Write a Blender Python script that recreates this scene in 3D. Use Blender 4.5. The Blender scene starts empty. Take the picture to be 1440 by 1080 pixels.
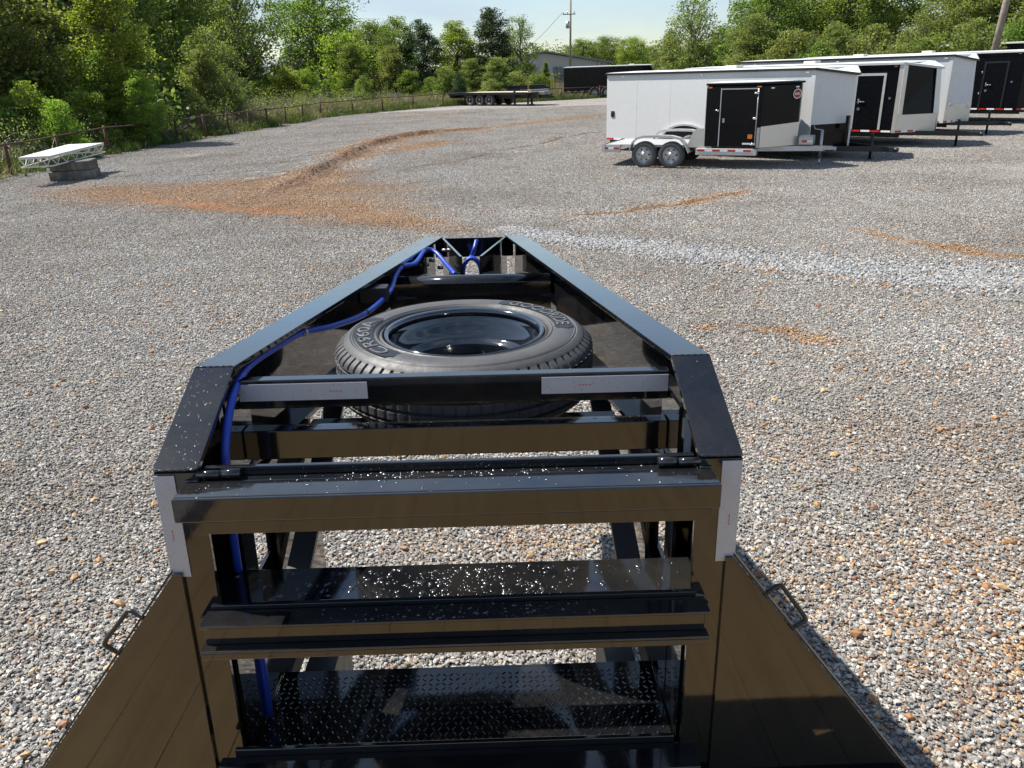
import bpy, bmesh, math, random
import numpy as np
from mathutils import Vector, Matrix, Euler

R = math.radians
SC = bpy.context.scene
COL = SC.collection
rng = np.random.default_rng(7)
random.seed(7)

# ------------------------------------------------------------------ camera, sky, sun, exposure
F = 1081.0 / 1440.0
CAM_H = 2.5


def cam_axes(pitch, roll, yaw):
    ct, st = math.cos(pitch), math.sin(pitch)
    fw = np.array([0, ct, -st]); dn = np.array([0, -st, -ct]); rt = np.array([1., 0, 0])
    c, s = math.cos(roll), math.sin(roll)
    r2 = c * rt + s * dn; d2 = -s * rt + c * dn
    cy, sy = math.cos(yaw), math.sin(yaw)
    z = np.array([[cy, -sy, 0], [sy, cy, 0], [0, 0, 1]])
    return np.array([z @ r2, z @ d2, z @ fw])


MW = cam_axes(R(22.2), R(2.0), 0)            # the camera in the yard
MT = cam_axes(R(18.7815), R(1.1307), R(-1.022))   # the same camera seen from the (nose-down) trailer
cd = bpy.data.cameras.new("camera")
cam = bpy.data.objects.new("camera", cd); COL.objects.link(cam)
cd.sensor_width = 36; cd.lens = 36 * F; cd.clip_end = 3000; cd.clip_start = 0.05
m = Matrix(((MW[0][0], -MW[1][0], -MW[2][0], 0), (MW[0][1], -MW[1][1], -MW[2][1], 0), (MW[0][2], -MW[1][2], -MW[2][2], CAM_H), (0, 0, 0, 1)))
cam.matrix_world = m
SC.camera = cam

SUN_EL, SUN_DIR = R(54), Vector((-0.93, 0.37))
sdir = Vector((SUN_DIR.x * math.cos(SUN_EL), SUN_DIR.y * math.cos(SUN_EL), math.sin(SUN_EL)))
world = bpy.data.worlds.new("World"); SC.world = world; world.use_nodes = True
wn = world.node_tree; wn.nodes.clear()
sky = wn.nodes.new("ShaderNodeTexSky"); sky.sky_type = 'NISHITA'; sky.sun_disc = False
sky.sun_elevation = SUN_EL; sky.sun_rotation = math.atan2(SUN_DIR.x, SUN_DIR.y)
sky.air_density = 1.0; sky.dust_density = .5; sky.ozone_density = 2.6; sky.altitude = 150
tc = wn.nodes.new("ShaderNodeTexCoord"); mp = wn.nodes.new("ShaderNodeMapping"); mp.inputs["Scale"].default_value = (1.6, 1.1, 7.0)
nz = wn.nodes.new("ShaderNodeTexNoise"); nz.inputs["Scale"].default_value = 1.7; nz.inputs["Detail"].default_value = 6; nz.inputs["Roughness"].default_value = .55; nz.inputs["Distortion"].default_value = .5
cr = wn.nodes.new("ShaderNodeValToRGB"); cr.color_ramp.elements[0].position = .42; cr.color_ramp.elements[0].color = (.02, .02, .02, 1)
cr.color_ramp.elements[1].position = .72; cr.color_ramp.elements[1].color = (.80, .80, .80, 1)
mx = wn.nodes.new("ShaderNodeMixRGB"); mx.inputs[2].default_value = (3.9, 4.7, 5.5, 1)
bg = wn.nodes.new("ShaderNodeBackground"); bg.inputs[1].default_value = 0.078
wo = wn.nodes.new("ShaderNodeOutputWorld")
L = wn.links.new
L(tc.outputs["Generated"], mp.inputs[0]); L(mp.outputs[0], nz.inputs[0]); L(nz.outputs[0], cr.inputs[0]); L(cr.outputs[0], mx.inputs[0])
L(sky.outputs[0], mx.inputs[1]); L(mx.outputs[0], bg.inputs[0]); L(bg.outputs[0], wo.inputs[0])

sl = bpy.data.lights.new("sun", 'SUN'); sl.energy = 4.6; sl.angle = R(.53); sl.color = (1, .955, .88)
so = bpy.data.objects.new("sun", sl); COL.objects.link(so); so.rotation_euler = sdir.to_track_quat('Z', 'Y').to_euler(); so.location = (-20, 5, 30)
SC.view_settings.view_transform = 'Standard'; SC.view_settings.look = 'None'; SC.view_settings.gamma = 1
SC.view_settings.use_curve_mapping = False; SC.view_settings.exposure = 0.95
SC.render.engine = 'CYCLES'
SC.cycles.max_bounces = 7; SC.cycles.transparent_max_bounces = 6; SC.cycles.sample_clamp_indirect = 6


# ------------------------------------------------------------------ helpers
def G(u, v, z=0.0):
    """point of the yard, at height z, that lies along the sight line through photo position u, v"""
    d = MW.T @ np.array([(u - 720) / 1081., (v - 540) / 1081., 1.])
    t = (z - CAM_H) / d[2]
    return np.array([d[0] * t, d[1] * t, z])


def px(p):
    q = MW @ (np.asarray(p, float) - np.array([0, 0, CAM_H]))
    return 720 + 1081 * q[0] / q[2], 540 + 1081 * q[1] / q[2], q[2]


def tag(o, label=None, cat=None, group=None, kind=None):
    if label: o["label"] = label
    if cat: o["category"] = cat
    if group: o["group"] = group
    if kind: o["kind"] = kind
    return o


def empty(name, loc, rz=0.0, **k):
    o = bpy.data.objects.new(name, None); COL.objects.link(o); o.location = loc; o.rotation_euler = (0, 0, rz)
    o.empty_display_size = .2
    return tag(o, **k)


def link(name, me, parent=None, mats=None):
    o = bpy.data.objects.new(name, me); COL.objects.link(o)
    if mats is not None and len(me.materials) == 0:
        for q in (mats if isinstance(mats, (list, tuple)) else [mats]): me.materials.append(q)
    if parent: o.parent = parent
    return o


def np_mesh(name, verts, faces, mats=None, attr=None, smooth=False, domain='FACE'):
    """verts (n,3); faces (m,k) all alike"""
    me = bpy.data.meshes.new(name)
    verts = np.asarray(verts, np.float32); faces = np.asarray(faces, np.int32)
    me.vertices.add(len(verts)); me.vertices.foreach_set("co", verts.ravel())
    k = faces.shape[1]
    me.loops.add(faces.size); me.loops.foreach_set("vertex_index", faces.ravel())
    me.polygons.add(len(faces)); me.polygons.foreach_set("loop_start", np.arange(0, faces.size, k, dtype=np.int32))
    me.polygons.foreach_set("loop_total", np.full(len(faces), k, np.int32))
    me.polygons.foreach_set("use_smooth", np.full(len(faces), smooth))
    if attr:
        for an, av in attr.items():
            a = me.attributes.new(an, 'FLOAT', domain); a.data.foreach_set("value", np.asarray(av, np.float32))
    me.update(); me.validate()
    if mats:
        for q in (mats if isinstance(mats, (list, tuple)) else [mats]): me.materials.append(q)
    return me


class MB:
    """collects shapes, then links them as one mesh object"""
    def __init__(s): s.v = []; s.f = []; s.sm = []

    def add(s, vs, fs, smooth=False):
        n = len(s.v); s.v += [tuple(map(float, q)) for q in vs]; s.f += [tuple(n + i for i in q) for q in fs]; s.sm += [smooth] * len(fs); return s

    def box(s, a, b, mat=None):
        x0, x1 = sorted((a[0], b[0])); y0, y1 = sorted((a[1], b[1])); z0, z1 = sorted((a[2], b[2]))
        vs = [(x0, y0, z0), (x1, y0, z0), (x1, y1, z0), (x0, y1, z0), (x0, y0, z1), (x1, y0, z1), (x1, y1, z1), (x0, y1, z1)]
        if mat is not None: vs = [tuple(mat @ Vector(q)) for q in vs]
        return s.add(vs, [(0, 3, 2, 1), (4, 5, 6, 7), (0, 1, 5, 4), (1, 2, 6, 5), (2, 3, 7, 6), (3, 0, 4, 7)])

    def bar(s, p, q, w, h, up=(0, 0, 1)):
        """box from p to q, w wide, h tall along up"""
        p = Vector(p); q = Vector(q); d = (q - p).normalized(); up = Vector(up); r = d.cross(up).normalized(); u = r.cross(d)
        vs = [e + r * (a * w / 2) + u * (b * h / 2) for e in (p, q) for a, b in ((-1, -1), (1, -1), (1, 1), (-1, 1))]
        return s.add(vs, [(0, 1, 2, 3), (7, 6, 5, 4), (0, 4, 5, 1), (1, 5, 6, 2), (2, 6, 7, 3), (3, 7, 4, 0)])

    def prism(s, pts, off):
        """planar polygon pushed along off"""
        n = len(pts); off = Vector(off); a = [Vector(q) for q in pts]; b = [q + off for q in a]
        return s.add(a + b, [tuple(range(n))[::-1], tuple(range(n, 2 * n))] + [(i, (i + 1) % n, n + (i + 1) % n, n + i) for i in range(n)])

    def tube(s, pts, r, n=8, caps=True):
        pts = [Vector(q) for q in pts]; rs = r if isinstance(r, (list, tuple, np.ndarray)) else [r] * len(pts)
        vs = []; prev = None
        for i, q in enumerate(pts):
            d = (pts[min(i + 1, len(pts) - 1)] - pts[max(i - 1, 0)]).normalized()
            if prev is None:
                a = d.cross(Vector((0, 0, 1)));
                if a.length < .05: a = d.cross(Vector((0, 1, 0)))
            else: a = prev - d * prev.dot(d)
            a.normalize(); prev = a; b = d.cross(a)
            vs += [q + (a * math.cos(t) + b * math.sin(t)) * rs[i] for t in [2 * math.pi * k / n for k in range(n)]]
        fs = [(i * n + k, i * n + (k + 1) % n, (i + 1) * n + (k + 1) % n, (i + 1) * n + k) for i in range(len(pts) - 1) for k in range(n)]
        s.add(vs, fs, True)
        if caps: s.f += [tuple(len(s.v) - len(vs) + k for k in range(n))[::-1], tuple(len(s.v) - n + k for k in range(n))]; s.sm += [False, False]
        return s

    def lathe(s, prof, n=48, mat=None, closed=False):
        """prof: (r, z) list turned about z"""
        vs = [(r * math.cos(2 * math.pi * k / n), r * math.sin(2 * math.pi * k / n), z) for r, z in prof for k in range(n)]
        if mat is not None: vs = [tuple(mat @ Vector(q)) for q in vs]
        m_ = len(prof); rng_ = range(m_ if closed else m_ - 1)
        return s.add(vs, [(i * n + k, i * n + (k + 1) % n, ((i + 1) % m_) * n + (k + 1) % n, ((i + 1) % m_) * n + k) for i in rng_ for k in range(n)], True)

    def mesh(s, name, mats=None):
        me = bpy.data.meshes.new(name); me.from_pydata(s.v, [], s.f); me.polygons.foreach_set("use_smooth", s.sm)
        bm = bmesh.new(); bm.from_mesh(me); bmesh.ops.recalc_face_normals(bm, faces=bm.faces); bm.to_mesh(me); bm.free(); me.update()
        for q in ([] if mats is None else mats if isinstance(mats, (list, tuple)) else [mats]): me.materials.append(q)
        return me

    def build(s, name, mat, parent=None, bevel=0, **k):
        o = link(name, s.mesh(name, mat), parent)
        if bevel:
            b = o.modifiers.new("edge", 'BEVEL'); b.width = bevel; b.segments = 2; b.limit_method = 'ANGLE'; b.angle_limit = R(40)
            o.data.polygons.foreach_set("use_smooth", s.sm)
        return tag(o, **k)


def copy_tree(o, parent=None):
    c = o.copy(); COL.objects.link(c)
    if parent is not None: c.parent = parent
    for ch in o.children: copy_tree(ch, c)
    return c


# ------------------------------------------------------------------ materials
def mat(name):
    mt = bpy.data.materials.new(name); mt.use_nodes = True
    nt = mt.node_tree; b = nt.nodes["Principled BSDF"]
    return mt, nt, b


def N(nt, typ, ins=None, **props):
    n = nt.nodes.new(typ)
    for k, v in props.items(): setattr(n, k, v)
    if ins:
        for k, v in ins.items():
            if isinstance(v, bpy.types.NodeSocket): nt.links.new(v, n.inputs[k])
            else: n.inputs[k].default_value = v
    return n


def noise(nt, scale, detail=4, rough=.55, vec=None, dist=0):
    ins = {"Scale": scale, "Detail": detail, "Roughness": rough, "Distortion": dist}
    if vec is not None: ins["Vector"] = vec
    return N(nt, "ShaderNodeTexNoise", ins)


def ramp(nt, fac, stops, interp='LINEAR'):
    r = N(nt, "ShaderNodeValToRGB", {"Fac": fac}); e = r.color_ramp; e.interpolation = interp
    while len(e.elements) < len(stops): e.elements.new(.5)
    for el, (p, c) in zip(e.elements, stops):
        el.position = p; el.color = (c[0], c[1], c[2], 1) if not isinstance(c, (int, float)) else (c, c, c, 1)
    return r


def mix(nt, fac, a, b, mode='MIX'):
    n = N(nt, "ShaderNodeMixRGB", blend_type=mode)
    for i, q in enumerate((fac, a, b)):
        if isinstance(q, bpy.types.NodeSocket): nt.links.new(q, n.inputs[i])
        elif i == 0: n.inputs[0].default_value = q
        else: n.inputs[i].default_value = (*q[:3], 1)
    return n.outputs[0]


def math_(nt, op, a, b=0.0, clamp=False):
    n = N(nt, "ShaderNodeMath", operation=op, use_clamp=clamp)
    for i, q in enumerate((a, b)):
        if isinstance(q, bpy.types.NodeSocket): nt.links.new(q, n.inputs[i])
        else: n.inputs[i].default_value = q
    return n.outputs[0]


def coords(nt): return N(nt, "ShaderNodeTexCoord").outputs["Object"]


def paint(name, col, rough=.12, var=.15, nscale=9, bump=.0, ior=1.5, coat=0, metal=0, dirt=None, dirt_amt=.3, rvar=.08, bscale=60):
    mt, nt, b = mat(name); tcx = coords(nt)
    n1 = noise(nt, nscale, 5, .6, tcx)
    c = mix(nt, n1.outputs[0], tuple(q * (1 - var) for q in col), tuple(min(1, q * (1 + var)) for q in col))
    if dirt:
        n2 = noise(nt, nscale * .35, 6, .7, tcx, .4)
        c = mix(nt, ramp(nt, n2.outputs[0], [(.45, 0.), (.75, dirt_amt)]).outputs[0], c, dirt)
    nt.links.new(c, b.inputs["Base Color"])
    n3 = noise(nt, nscale * 2.3, 4, .6, tcx)
    rr = N(nt, "ShaderNodeMapRange", {"Value": n3.outputs[0], "From Min": .3, "From Max": .7, "To Min": max(.0, rough - rvar), "To Max": rough + rvar})
    nt.links.new(rr.outputs[0], b.inputs["Roughness"])
    b.inputs["IOR"].default_value = ior; b.inputs["Coat Weight"].default_value = coat; b.inputs["Coat Roughness"].default_value = .04; b.inputs["Metallic"].default_value = metal
    if bump:
        bn = N(nt, "ShaderNodeBump", {"Height": noise(nt, bscale, 4, .6, tcx).outputs[0], "Strength": bump, "Distance": .01})
        nt.links.new(bn.outputs[0], b.inputs["Normal"])
    return mt


M = {}
M['black'] = paint("gloss_black_paint", (.006, .0065, .008), rough=.075, rvar=.045, nscale=6, bump=.06, bscale=9, ior=1.45, coat=.65, dirt=(.055, .048, .035), dirt_amt=.35)
M['black_flat'] = paint("black_chassis_paint", (.012, .012, .013), rough=.4, nscale=6, bump=.05)
M['tape'] = paint("reflective_tape", (.34, .37, .44), rough=.32, var=.10, nscale=30, metal=.25, bump=.08, bscale=400)
M['red_print'] = paint("red_print", (.55, .06, .05), rough=.5)
M['rubber'] = paint("tire_rubber", (.058, .058, .060), rough=.55, rvar=.12, var=.3, nscale=12, bump=.12, bscale=120, dirt=(.12, .105, .085), dirt_amt=.25)
M['rubber_dark'] = paint("black_rubber_band", (.009, .009, .01), rough=.42, bump=.05)
M['letter'] = paint("raised_letter_rubber", (.085, .085, .085), rough=.5)
M['rim'] = paint("rim_paint", (.008, .010, .014), rough=.09, rvar=.04, ior=1.8, coat=.5)
M['blue'] = paint("blue_hose", (.014, .05, .36), rough=.4, var=.2, nscale=20)
M['steel'] = paint("galvanised_steel", (.45, .45, .45), rough=.35, metal=.8, nscale=20)
M['alu'] = paint("brushed_aluminium", (.55, .55, .54), rough=.45, metal=.45, nscale=5, var=.08, dirt=(.35, .33, .3), dirt_amt=.35, bump=.05)
M['mirror'] = paint("polished_steel_front", (.60, .57, .52), rough=.38, metal=.6, nscale=3, var=.06, bump=.25, bscale=2.5)
M['white'] = paint("white_trailer_skin", (.60, .605, .60), rough=.3, var=.03, nscale=1.2, dirt=(.55, .53, .48), dirt_amt=.22, bump=.06, bscale=2.0)
M['roof'] = paint("white_trailer_roof", (.66, .66, .63), rough=.4, var=.05, nscale=2, dirt=(.5, .47, .4), dirt_amt=.3)
M['tblack'] = paint("black_trailer_skin", (.004, .0045, .006), rough=.16, rvar=.04, nscale=2, var=.15, bump=.06, bscale=2.2, ior=1.27)
M['tblack_flat'] = paint("black_trailer_trim", (.009, .009, .010), rough=.4, nscale=4)
M['redtape'] = paint("red_tape", (.5, .02, .02), rough=.4)
M['whitetape'] = paint("white_tape", (.8, .8, .8), rough=.4)
M['amber'] = paint("amber_lens", (.7, .2, .03), rough=.2)
M['rust'] = paint("rusty_pipe", (.085, .036, .022), rough=.75, var=.4, nscale=15, dirt=(.05, .03, .025), dirt_amt=.5, bump=.3)
M['chrome'] = paint("chrome", (.8, .8, .8), rough=.12, metal=1)
M['orange'] = paint("orange_plastic", (.65, .09, .02), rough=.5)
M['yellow'] = paint("yellow_steel", (.55, .42, .06), rough=.5, dirt=(.2, .15, .05), dirt_amt=.4)
M['frame_white'] = paint("white_truss_paint", (.58, .58, .54), rough=.5, dirt=(.5, .47, .4), dirt_amt=.4)
M['wallwhite'] = paint("white_metal_wall", (.48, .47, .45), rough=.5, nscale=.5, dirt=(.4, .36, .3), dirt_amt=.3)
M['wallblue'] = paint("pale_blue_siding", (.45, .5, .56), rough=.6, nscale=.5)
M['roofgrey'] = paint("grey_metal_roof", (.20, .21, .235), rough=.4, nscale=.6)
M['glass'] = paint("window_glass", (.03, .035, .04), rough=.05)


def wood_mat(name, dark, light, scale=1.0, rough=.6):
    mt, nt, b = mat(name); tcx = coords(nt)
    mpn = N(nt, "ShaderNodeMapping", {"Vector": tcx, "Scale": (26 * scale, 1.2 * scale, 10 * scale)})
    n1 = noise(nt, 1.0, 6, .65, mpn.outputs[0], .6); n2 = noise(nt, 1.5, 4, .6, tcx)
    oi = N(nt, "ShaderNodeObjectInfo")
    c = ramp(nt, n1.outputs[0], [(.25, dark), (.6, light)]).outputs[0]
    c = mix(nt, ramp(nt, n2.outputs[0], [(.5, 0.), (.8, .5)]).outputs[0], c, dark)
    c = mix(nt, math_(nt, 'MULTIPLY', oi.outputs["Random"], .15), c, dark)
    nt.links.new(c, b.inputs["Base Color"]); b.inputs["Roughness"].default_value = rough
    nt.links.new(N(nt, "ShaderNodeBump", {"Height": n1.outputs[0], "Strength": .3, "Distance": .004}).outputs[0], b.inputs["Normal"])
    return mt


M['deck'] = wood_mat("treated_pine_planks", (.24, .155, .06), (.33, .22, .095))
M['bark'] = wood_mat("bark", (.05, .04, .032), (.13, .105, .085), .4, .9)
M['pole'] = wood_mat("weathered_pole", (.14, .11, .085), (.32, .27, .22), .5, .85)
M['palewood'] = wood_mat("bleached_deck_boards", (.5, .43, .3), (.72, .66, .52))


def concrete_mat():
    mt, nt, b = mat("mossy_concrete"); tcx = coords(nt)
    n1 = noise(nt, 2.5, 8, .7, tcx, .5); mpn = N(nt, "ShaderNodeMapping", {"Vector": tcx, "Scale": (8, 8, 1)}); n2 = noise(nt, 1.2, 5, .6, mpn.outputs[0])
    c = ramp(nt, n1.outputs[0], [(.3, (.045, .045, .035)), (.5, (.13, .12, .10)), (.72, (.27, .25, .21))]).outputs[0]
    c = mix(nt, ramp(nt, n2.outputs[0], [(.45, 0.), (.7, .7)]).outputs[0], c, (.05, .045, .04))
    nt.links.new(c, b.inputs["Base Color"]); b.inputs["Roughness"].default_value = .9
    nt.links.new(N(nt, "ShaderNodeBump", {"Height": n1.outputs[0], "Strength": .6, "Distance": .04}).outputs[0], b.inputs["Normal"])
    return mt


M['concrete'] = concrete_mat()


def leaf_mat(name, dark, mid, light, trans=.35):
    mt, nt, b = mat(name); b.inputs["Roughness"].default_value = .5; b.inputs["Specular IOR Level"].default_value = .25
    at = N(nt, "ShaderNodeAttribute", attribute_name="rnd"); oi = N(nt, "ShaderNodeObjectInfo")
    c = ramp(nt, at.outputs["Fac"], [(0., dark), (.5, mid), (1., light)]).outputs[0]
    hv = N(nt, "ShaderNodeHueSaturation", {"Color": c, "Saturation": 1.0, "Fac": 1.0})
    nt.links.new(math_(nt, 'ADD', math_(nt, 'MULTIPLY', oi.outputs["Random"], .04), .48), hv.inputs["Hue"])
    nt.links.new(math_(nt, 'ADD', math_(nt, 'MULTIPLY', oi.outputs["Random"], .15), .83), hv.inputs["Value"])
    nt.links.new(hv.outputs[0], b.inputs["Base Color"])
    tr = N(nt, "ShaderNodeBsdfTranslucent"); nt.links.new(mix(nt, 1., hv.outputs[0], (1.25, 1.35, .6), 'MULTIPLY'), tr.inputs[0])
    ms = N(nt, "ShaderNodeMixShader", {0: trans}); nt.links.new(b.outputs[0], ms.inputs[1]); nt.links.new(tr.outputs[0], ms.inputs[2])
    nt.links.new(ms.outputs[0], nt.nodes["Material Output"].inputs[0])
    return mt


M['leaf_fresh'] = leaf_mat("fresh_green_leaves", (.11, .17, .025), (.23, .31, .055), (.36, .43, .11), .55)
M['leaf_mid'] = leaf_mat("mid_green_leaves", (.075, .115, .025), (.165, .23, .055), (.29, .34, .11), .55)
M['leaf_olive'] = leaf_mat("olive_green_leaves", (.10, .13, .04), (.20, .24, .08), (.33, .36, .15), .55)
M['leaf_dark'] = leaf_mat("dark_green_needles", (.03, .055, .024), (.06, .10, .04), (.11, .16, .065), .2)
M['leaf_pine'] = leaf_mat("pine_green_needles", (.08, .115, .05), (.15, .20, .085), (.26, .32, .14), .5)
M['leaf_far'] = leaf_mat("far_green_leaves", (.07, .11, .03), (.14, .20, .06), (.23, .29, .10), .55)
M['grass'] = leaf_mat("green_grass_blades", (.05, .09, .02), (.09, .15, .03), (.2, .2, .08), .3)
M['dry'] = leaf_mat("dry_weed_stalks", (.17, .14, .09), (.30, .26, .16), (.16, .20, .07), .3)
M['twig'] = leaf_mat("bare_twigs", (.12, .095, .085), (.20, .16, .14), (.26, .22, .17), .0)


# ------------------------------------------------------------------ marks in the yard: clay washes, channels, rock strip
def seg(u1, v1, u2, v2, w):
    a, b = G(u1, v1), G(u2, v2); d = b - a; ln = math.hypot(d[0], d[1])
    return ((a[0] + b[0]) / 2, (a[1] + b[1]) / 2, ln / 2 + w, w, math.atan2(d[1], d[0]))


CHANNEL = [(385, 272), (440, 250), (480, 228), (520, 208), (560, 195), (620, 186), (690, 180)]
CHANNEL2 = [(800, 305), (870, 298), (940, 290), (1000, 279), (1050, 268)]
CHANNEL3 = [(690, 214), (750, 205), (800, 192), (860, 183)]
CLAY = ([seg(330, 264, 490, 268, 1.7), seg(230, 268, 420, 258, 1.3), seg(440, 300, 620, 318, .6), seg(560, 212, 620, 200, .9), seg(130, 268, 300, 280, 1.6), seg(260, 280, 420, 285, 1.5), seg(380, 280, 520, 300, 1.5), seg(400, 268, 470, 240, 1.3), seg(420, 285, 600, 320, .7)] +
        [seg(*CHANNEL[i], *CHANNEL[i + 1], 1.0) for i in range(2, 6)] + [seg(690, 180, 860, 160, .8), seg(640, 160, 560, 165, .9)] +
        [seg(*CHANNEL2[i], *CHANNEL2[i + 1], .22) for i in range(4)] +
        [seg(1210, 325, 1330, 345, .15), seg(1300, 345, 1470, 368, .30), seg(1000, 460, 1200, 480, .12), seg(870, 350, 1330, 412, .14)])
BARE = [seg(180, 280, 250, 287, .18), seg(270, 288, 340, 295, .28), seg(330, 294, 420, 299, .30)]
STRIP = [(700, 322), (800, 338), (900, 348), (1000, 360), (1100, 372), (1250, 385), (1480, 400)]
STRIPSEG = [seg(*STRIP[i], *STRIP[i + 1], .6) for i in range(6)]
ORANGE = [seg(1150, 840, 1440, 700, .5), seg(1250, 760, 1300, 900, .4), seg(700, 760, 900, 745, .5), seg(1100, 620, 1440, 600, .35), seg(1380, 900, 1440, 1000, .3)]


def field_group(name, ells, warp=.5):
    g = bpy.data.node_groups.new(name, 'ShaderNodeTree'); g.interface.new_socket("Mask", in_out='OUTPUT', socket_type='NodeSocketFloat')
    go = g.nodes.new("NodeGroupOutput"); pos = N(g, "ShaderNodeNewGeometry").outputs["Position"]
    flat = N(g, "ShaderNodeVectorMath", {0: pos, 1: (1, 1, 0)}, operation='MULTIPLY').outputs[0]
    n1 = noise(g, 1.1, 6, .68, flat)
    off = N(g, "ShaderNodeVectorMath", {0: N(g, "ShaderNodeVectorMath", {0: n1.outputs["Color"], 1: (.5, .5, .5)}, operation='SUBTRACT').outputs[0], 1: (warp * 2, warp * 2, 0)}, operation='MULTIPLY').outputs[0]
    p = N(g, "ShaderNodeVectorMath", {0: flat, 1: off}, operation='ADD').outputs[0]
    cur = None
    for (cx, cy, a, b, th) in ells:
        mpn = N(g, "ShaderNodeMapping", {"Vector": p, "Location": (cx, cy, 0), "Rotation": (0, 0, th), "Scale": (a, b, 1)}, vector_type='TEXTURE')
        ln = N(g, "ShaderNodeVectorMath", {0: mpn.outputs[0]}, operation='LENGTH').outputs["Value"]
        cur = ln if cur is None else math_(g, 'MINIMUM', cur, ln)
    mr = N(g, "ShaderNodeMapRange", {"Value": cur, "From Min": .45, "From Max": 1.25, "To Min": 1., "To Max": 0.})
    g.links.new(mr.outputs[0], go.inputs[0])
    return g


G_CLAY = field_group("clay_wash", CLAY, .8); G_BARE = field_group("bare_clay", BARE, .7); G_SCAR_SHADE = field_group("clay_scar_shade", [seg(*CHANNEL[i], *CHANNEL[i + 1], .34) for i in range(6)] + [seg(*CHANNEL2[i], *CHANNEL2[i + 1], .07) for i in range(4)] + [seg(*CHANNEL3[i], *CHANNEL3[i + 1], .12) for i in range(3)] + [seg(330, 262, 400, 250, .10), seg(395, 226, 470, 218, .12), seg(470, 218, 520, 205, .10), seg(560, 238, 640, 228, .08), seg(640, 228, 700, 214, .10), seg(540, 170, 620, 165, .12), seg(250, 250, 330, 245, .10), seg(560, 262, 640, 250, .06), seg(1050, 200, 1150, 215, .05)], .30); G_OR = field_group("orange_stones", ORANGE, .6); G_STRIP = field_group("rock_strip", STRIPSEG, .2)  # scar mask: brown clay plus the channel bank's shade, painted as colour


def grp(nt, g): return N(nt, "ShaderNodeGroup", node_tree=g).outputs[0]


def stone_colour(nt, value, value2, base_shift=0.0):
    """grey limestone chips with orange ones; value 0..1 random per stone"""
    pos = N(nt, "ShaderNodeNewGeometry").outputs["Position"]
    big = noise(nt, .33, 5, .6, pos).outputs[0]; mid = noise(nt, 2.1, 4, .6, pos).outputs[0]
    grey = ramp(nt, value, [(0, (.095, .097, .10)), (.12, (.155, .156, .158)), (.34, (.225, .225, .223)), (.58, (.315, .31, .30)), (.80, (.43, .42, .40)), (.94, (.54, .53, .51))], 'CONSTANT').outputs[0]
    orange = ramp(nt, value, [(0, (.12, .06, .03)), (.25, (.23, .13, .065)), (.55, (.33, .195, .095)), (.8, (.42, .27, .14)), (.93, (.48, .36, .22))], 'CONSTANT').outputs[0]
    clay = math_(nt, 'MULTIPLY', grp(nt, G_CLAY), .74)
    orr = math_(nt, 'MULTIPLY', grp(nt, G_OR), .24)
    amb = ramp(nt, mid, [(.47, 0.), (.75, .26)]).outputs[0]
    thr = math_(nt, 'ADD', math_(nt, 'ADD', math_(nt, 'ADD', clay, orr), amb), .05)
    isor = math_(nt, 'LESS_THAN', value2, thr)
    c = mix(nt, isor, grey, orange)
    dust = ramp(nt, noise(nt, .55, 6, .62, pos).outputs[0], [(.38, .08), (.62, .52)]).outputs[0]
    c = mix(nt, dust, c, mix(nt, grp(nt, G_CLAY), (.225, .215, .20), (.30, .19, .10)))
    c = mix(nt, ramp(nt, grp(nt, G_BARE), [(.25, 0.), (.7, .88)]).outputs[0], c, (.36, .19, .095))
    c = mix(nt, math_(nt, 'MULTIPLY', grp(nt, G_SCAR_SHADE), .62), c, (.085, .05, .03))  # stones darkened along the ruts: painted bank shade and brown clay
    # broad tint: bluish fresh gravel against browner, dustier and dark damp ground
    tint = ramp(nt, big, [(.3, (.84, .79, .73)), (.43, (1.02, .965, .90)), (.55, (1.15, 1.11, 1.05)), (.7, (1.15, 1.15, 1.15))]).outputs[0]
    c = mix(nt, 1.0, c, tint, 'MULTIPLY')
    return c


def fract_sum(nt, a, b): return math_(nt, 'FRACT', math_(nt, 'ADD', a, b))


def stone_mat(name="gravel_stones"):
    mt, nt, b = mat(name)
    v = N(nt, "ShaderNodeAttribute", attribute_name="rnd").outputs["Fac"]; v2 = N(nt, "ShaderNodeAttribute", attribute_name="rnd2").outputs["Fac"]
    oi = N(nt, "ShaderNodeObjectInfo").outputs["Random"]
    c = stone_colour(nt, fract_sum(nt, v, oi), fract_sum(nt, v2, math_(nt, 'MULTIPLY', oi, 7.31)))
    tcx = N(nt, "ShaderNodeNewGeometry").outputs["Position"]
    c = mix(nt, .45, c, ramp(nt, noise(nt, 90, 3, .6, tcx).outputs[0], [(.3, .55), (.7, 1.3)]).outputs[0], 'MULTIPLY')
    nt.links.new(c, b.inputs["Base Color"]); b.inputs["Roughness"].default_value = .75
    nt.links.new(N(nt, "ShaderNodeBump", {"Height": noise(nt, 160, 3, .6, tcx).outputs[0], "Strength": .35, "Distance": .003}).outputs[0], b.inputs["Normal"])
    return mt


M['stone'] = stone_mat()


def rock_mat():
    mt, nt, b = mat("pale_crushed_rock")
    v = N(nt, "ShaderNodeAttribute", attribute_name="rnd").outputs["Fac"]
    c = ramp(nt, v, [(0, (.17, .17, .17)), (.25, (.25, .25, .248)), (.6, (.33, .328, .32)), (.9, (.43, .42, .405)), (.97, (.34, .22, .11))], 'CONSTANT').outputs[0]
    pos = N(nt, "ShaderNodeNewGeometry").outputs["Position"]
    c = mix(nt, .5, c, ramp(nt, noise(nt, 40, 4, .6, pos).outputs[0], [(.3, .6), (.7, 1.25)]).outputs[0], 'MULTIPLY')
    nt.links.new(c, b.inputs["Base Color"]); b.inputs["Roughness"].default_value = .8
    return mt


M['rock'] = rock_mat()


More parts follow.
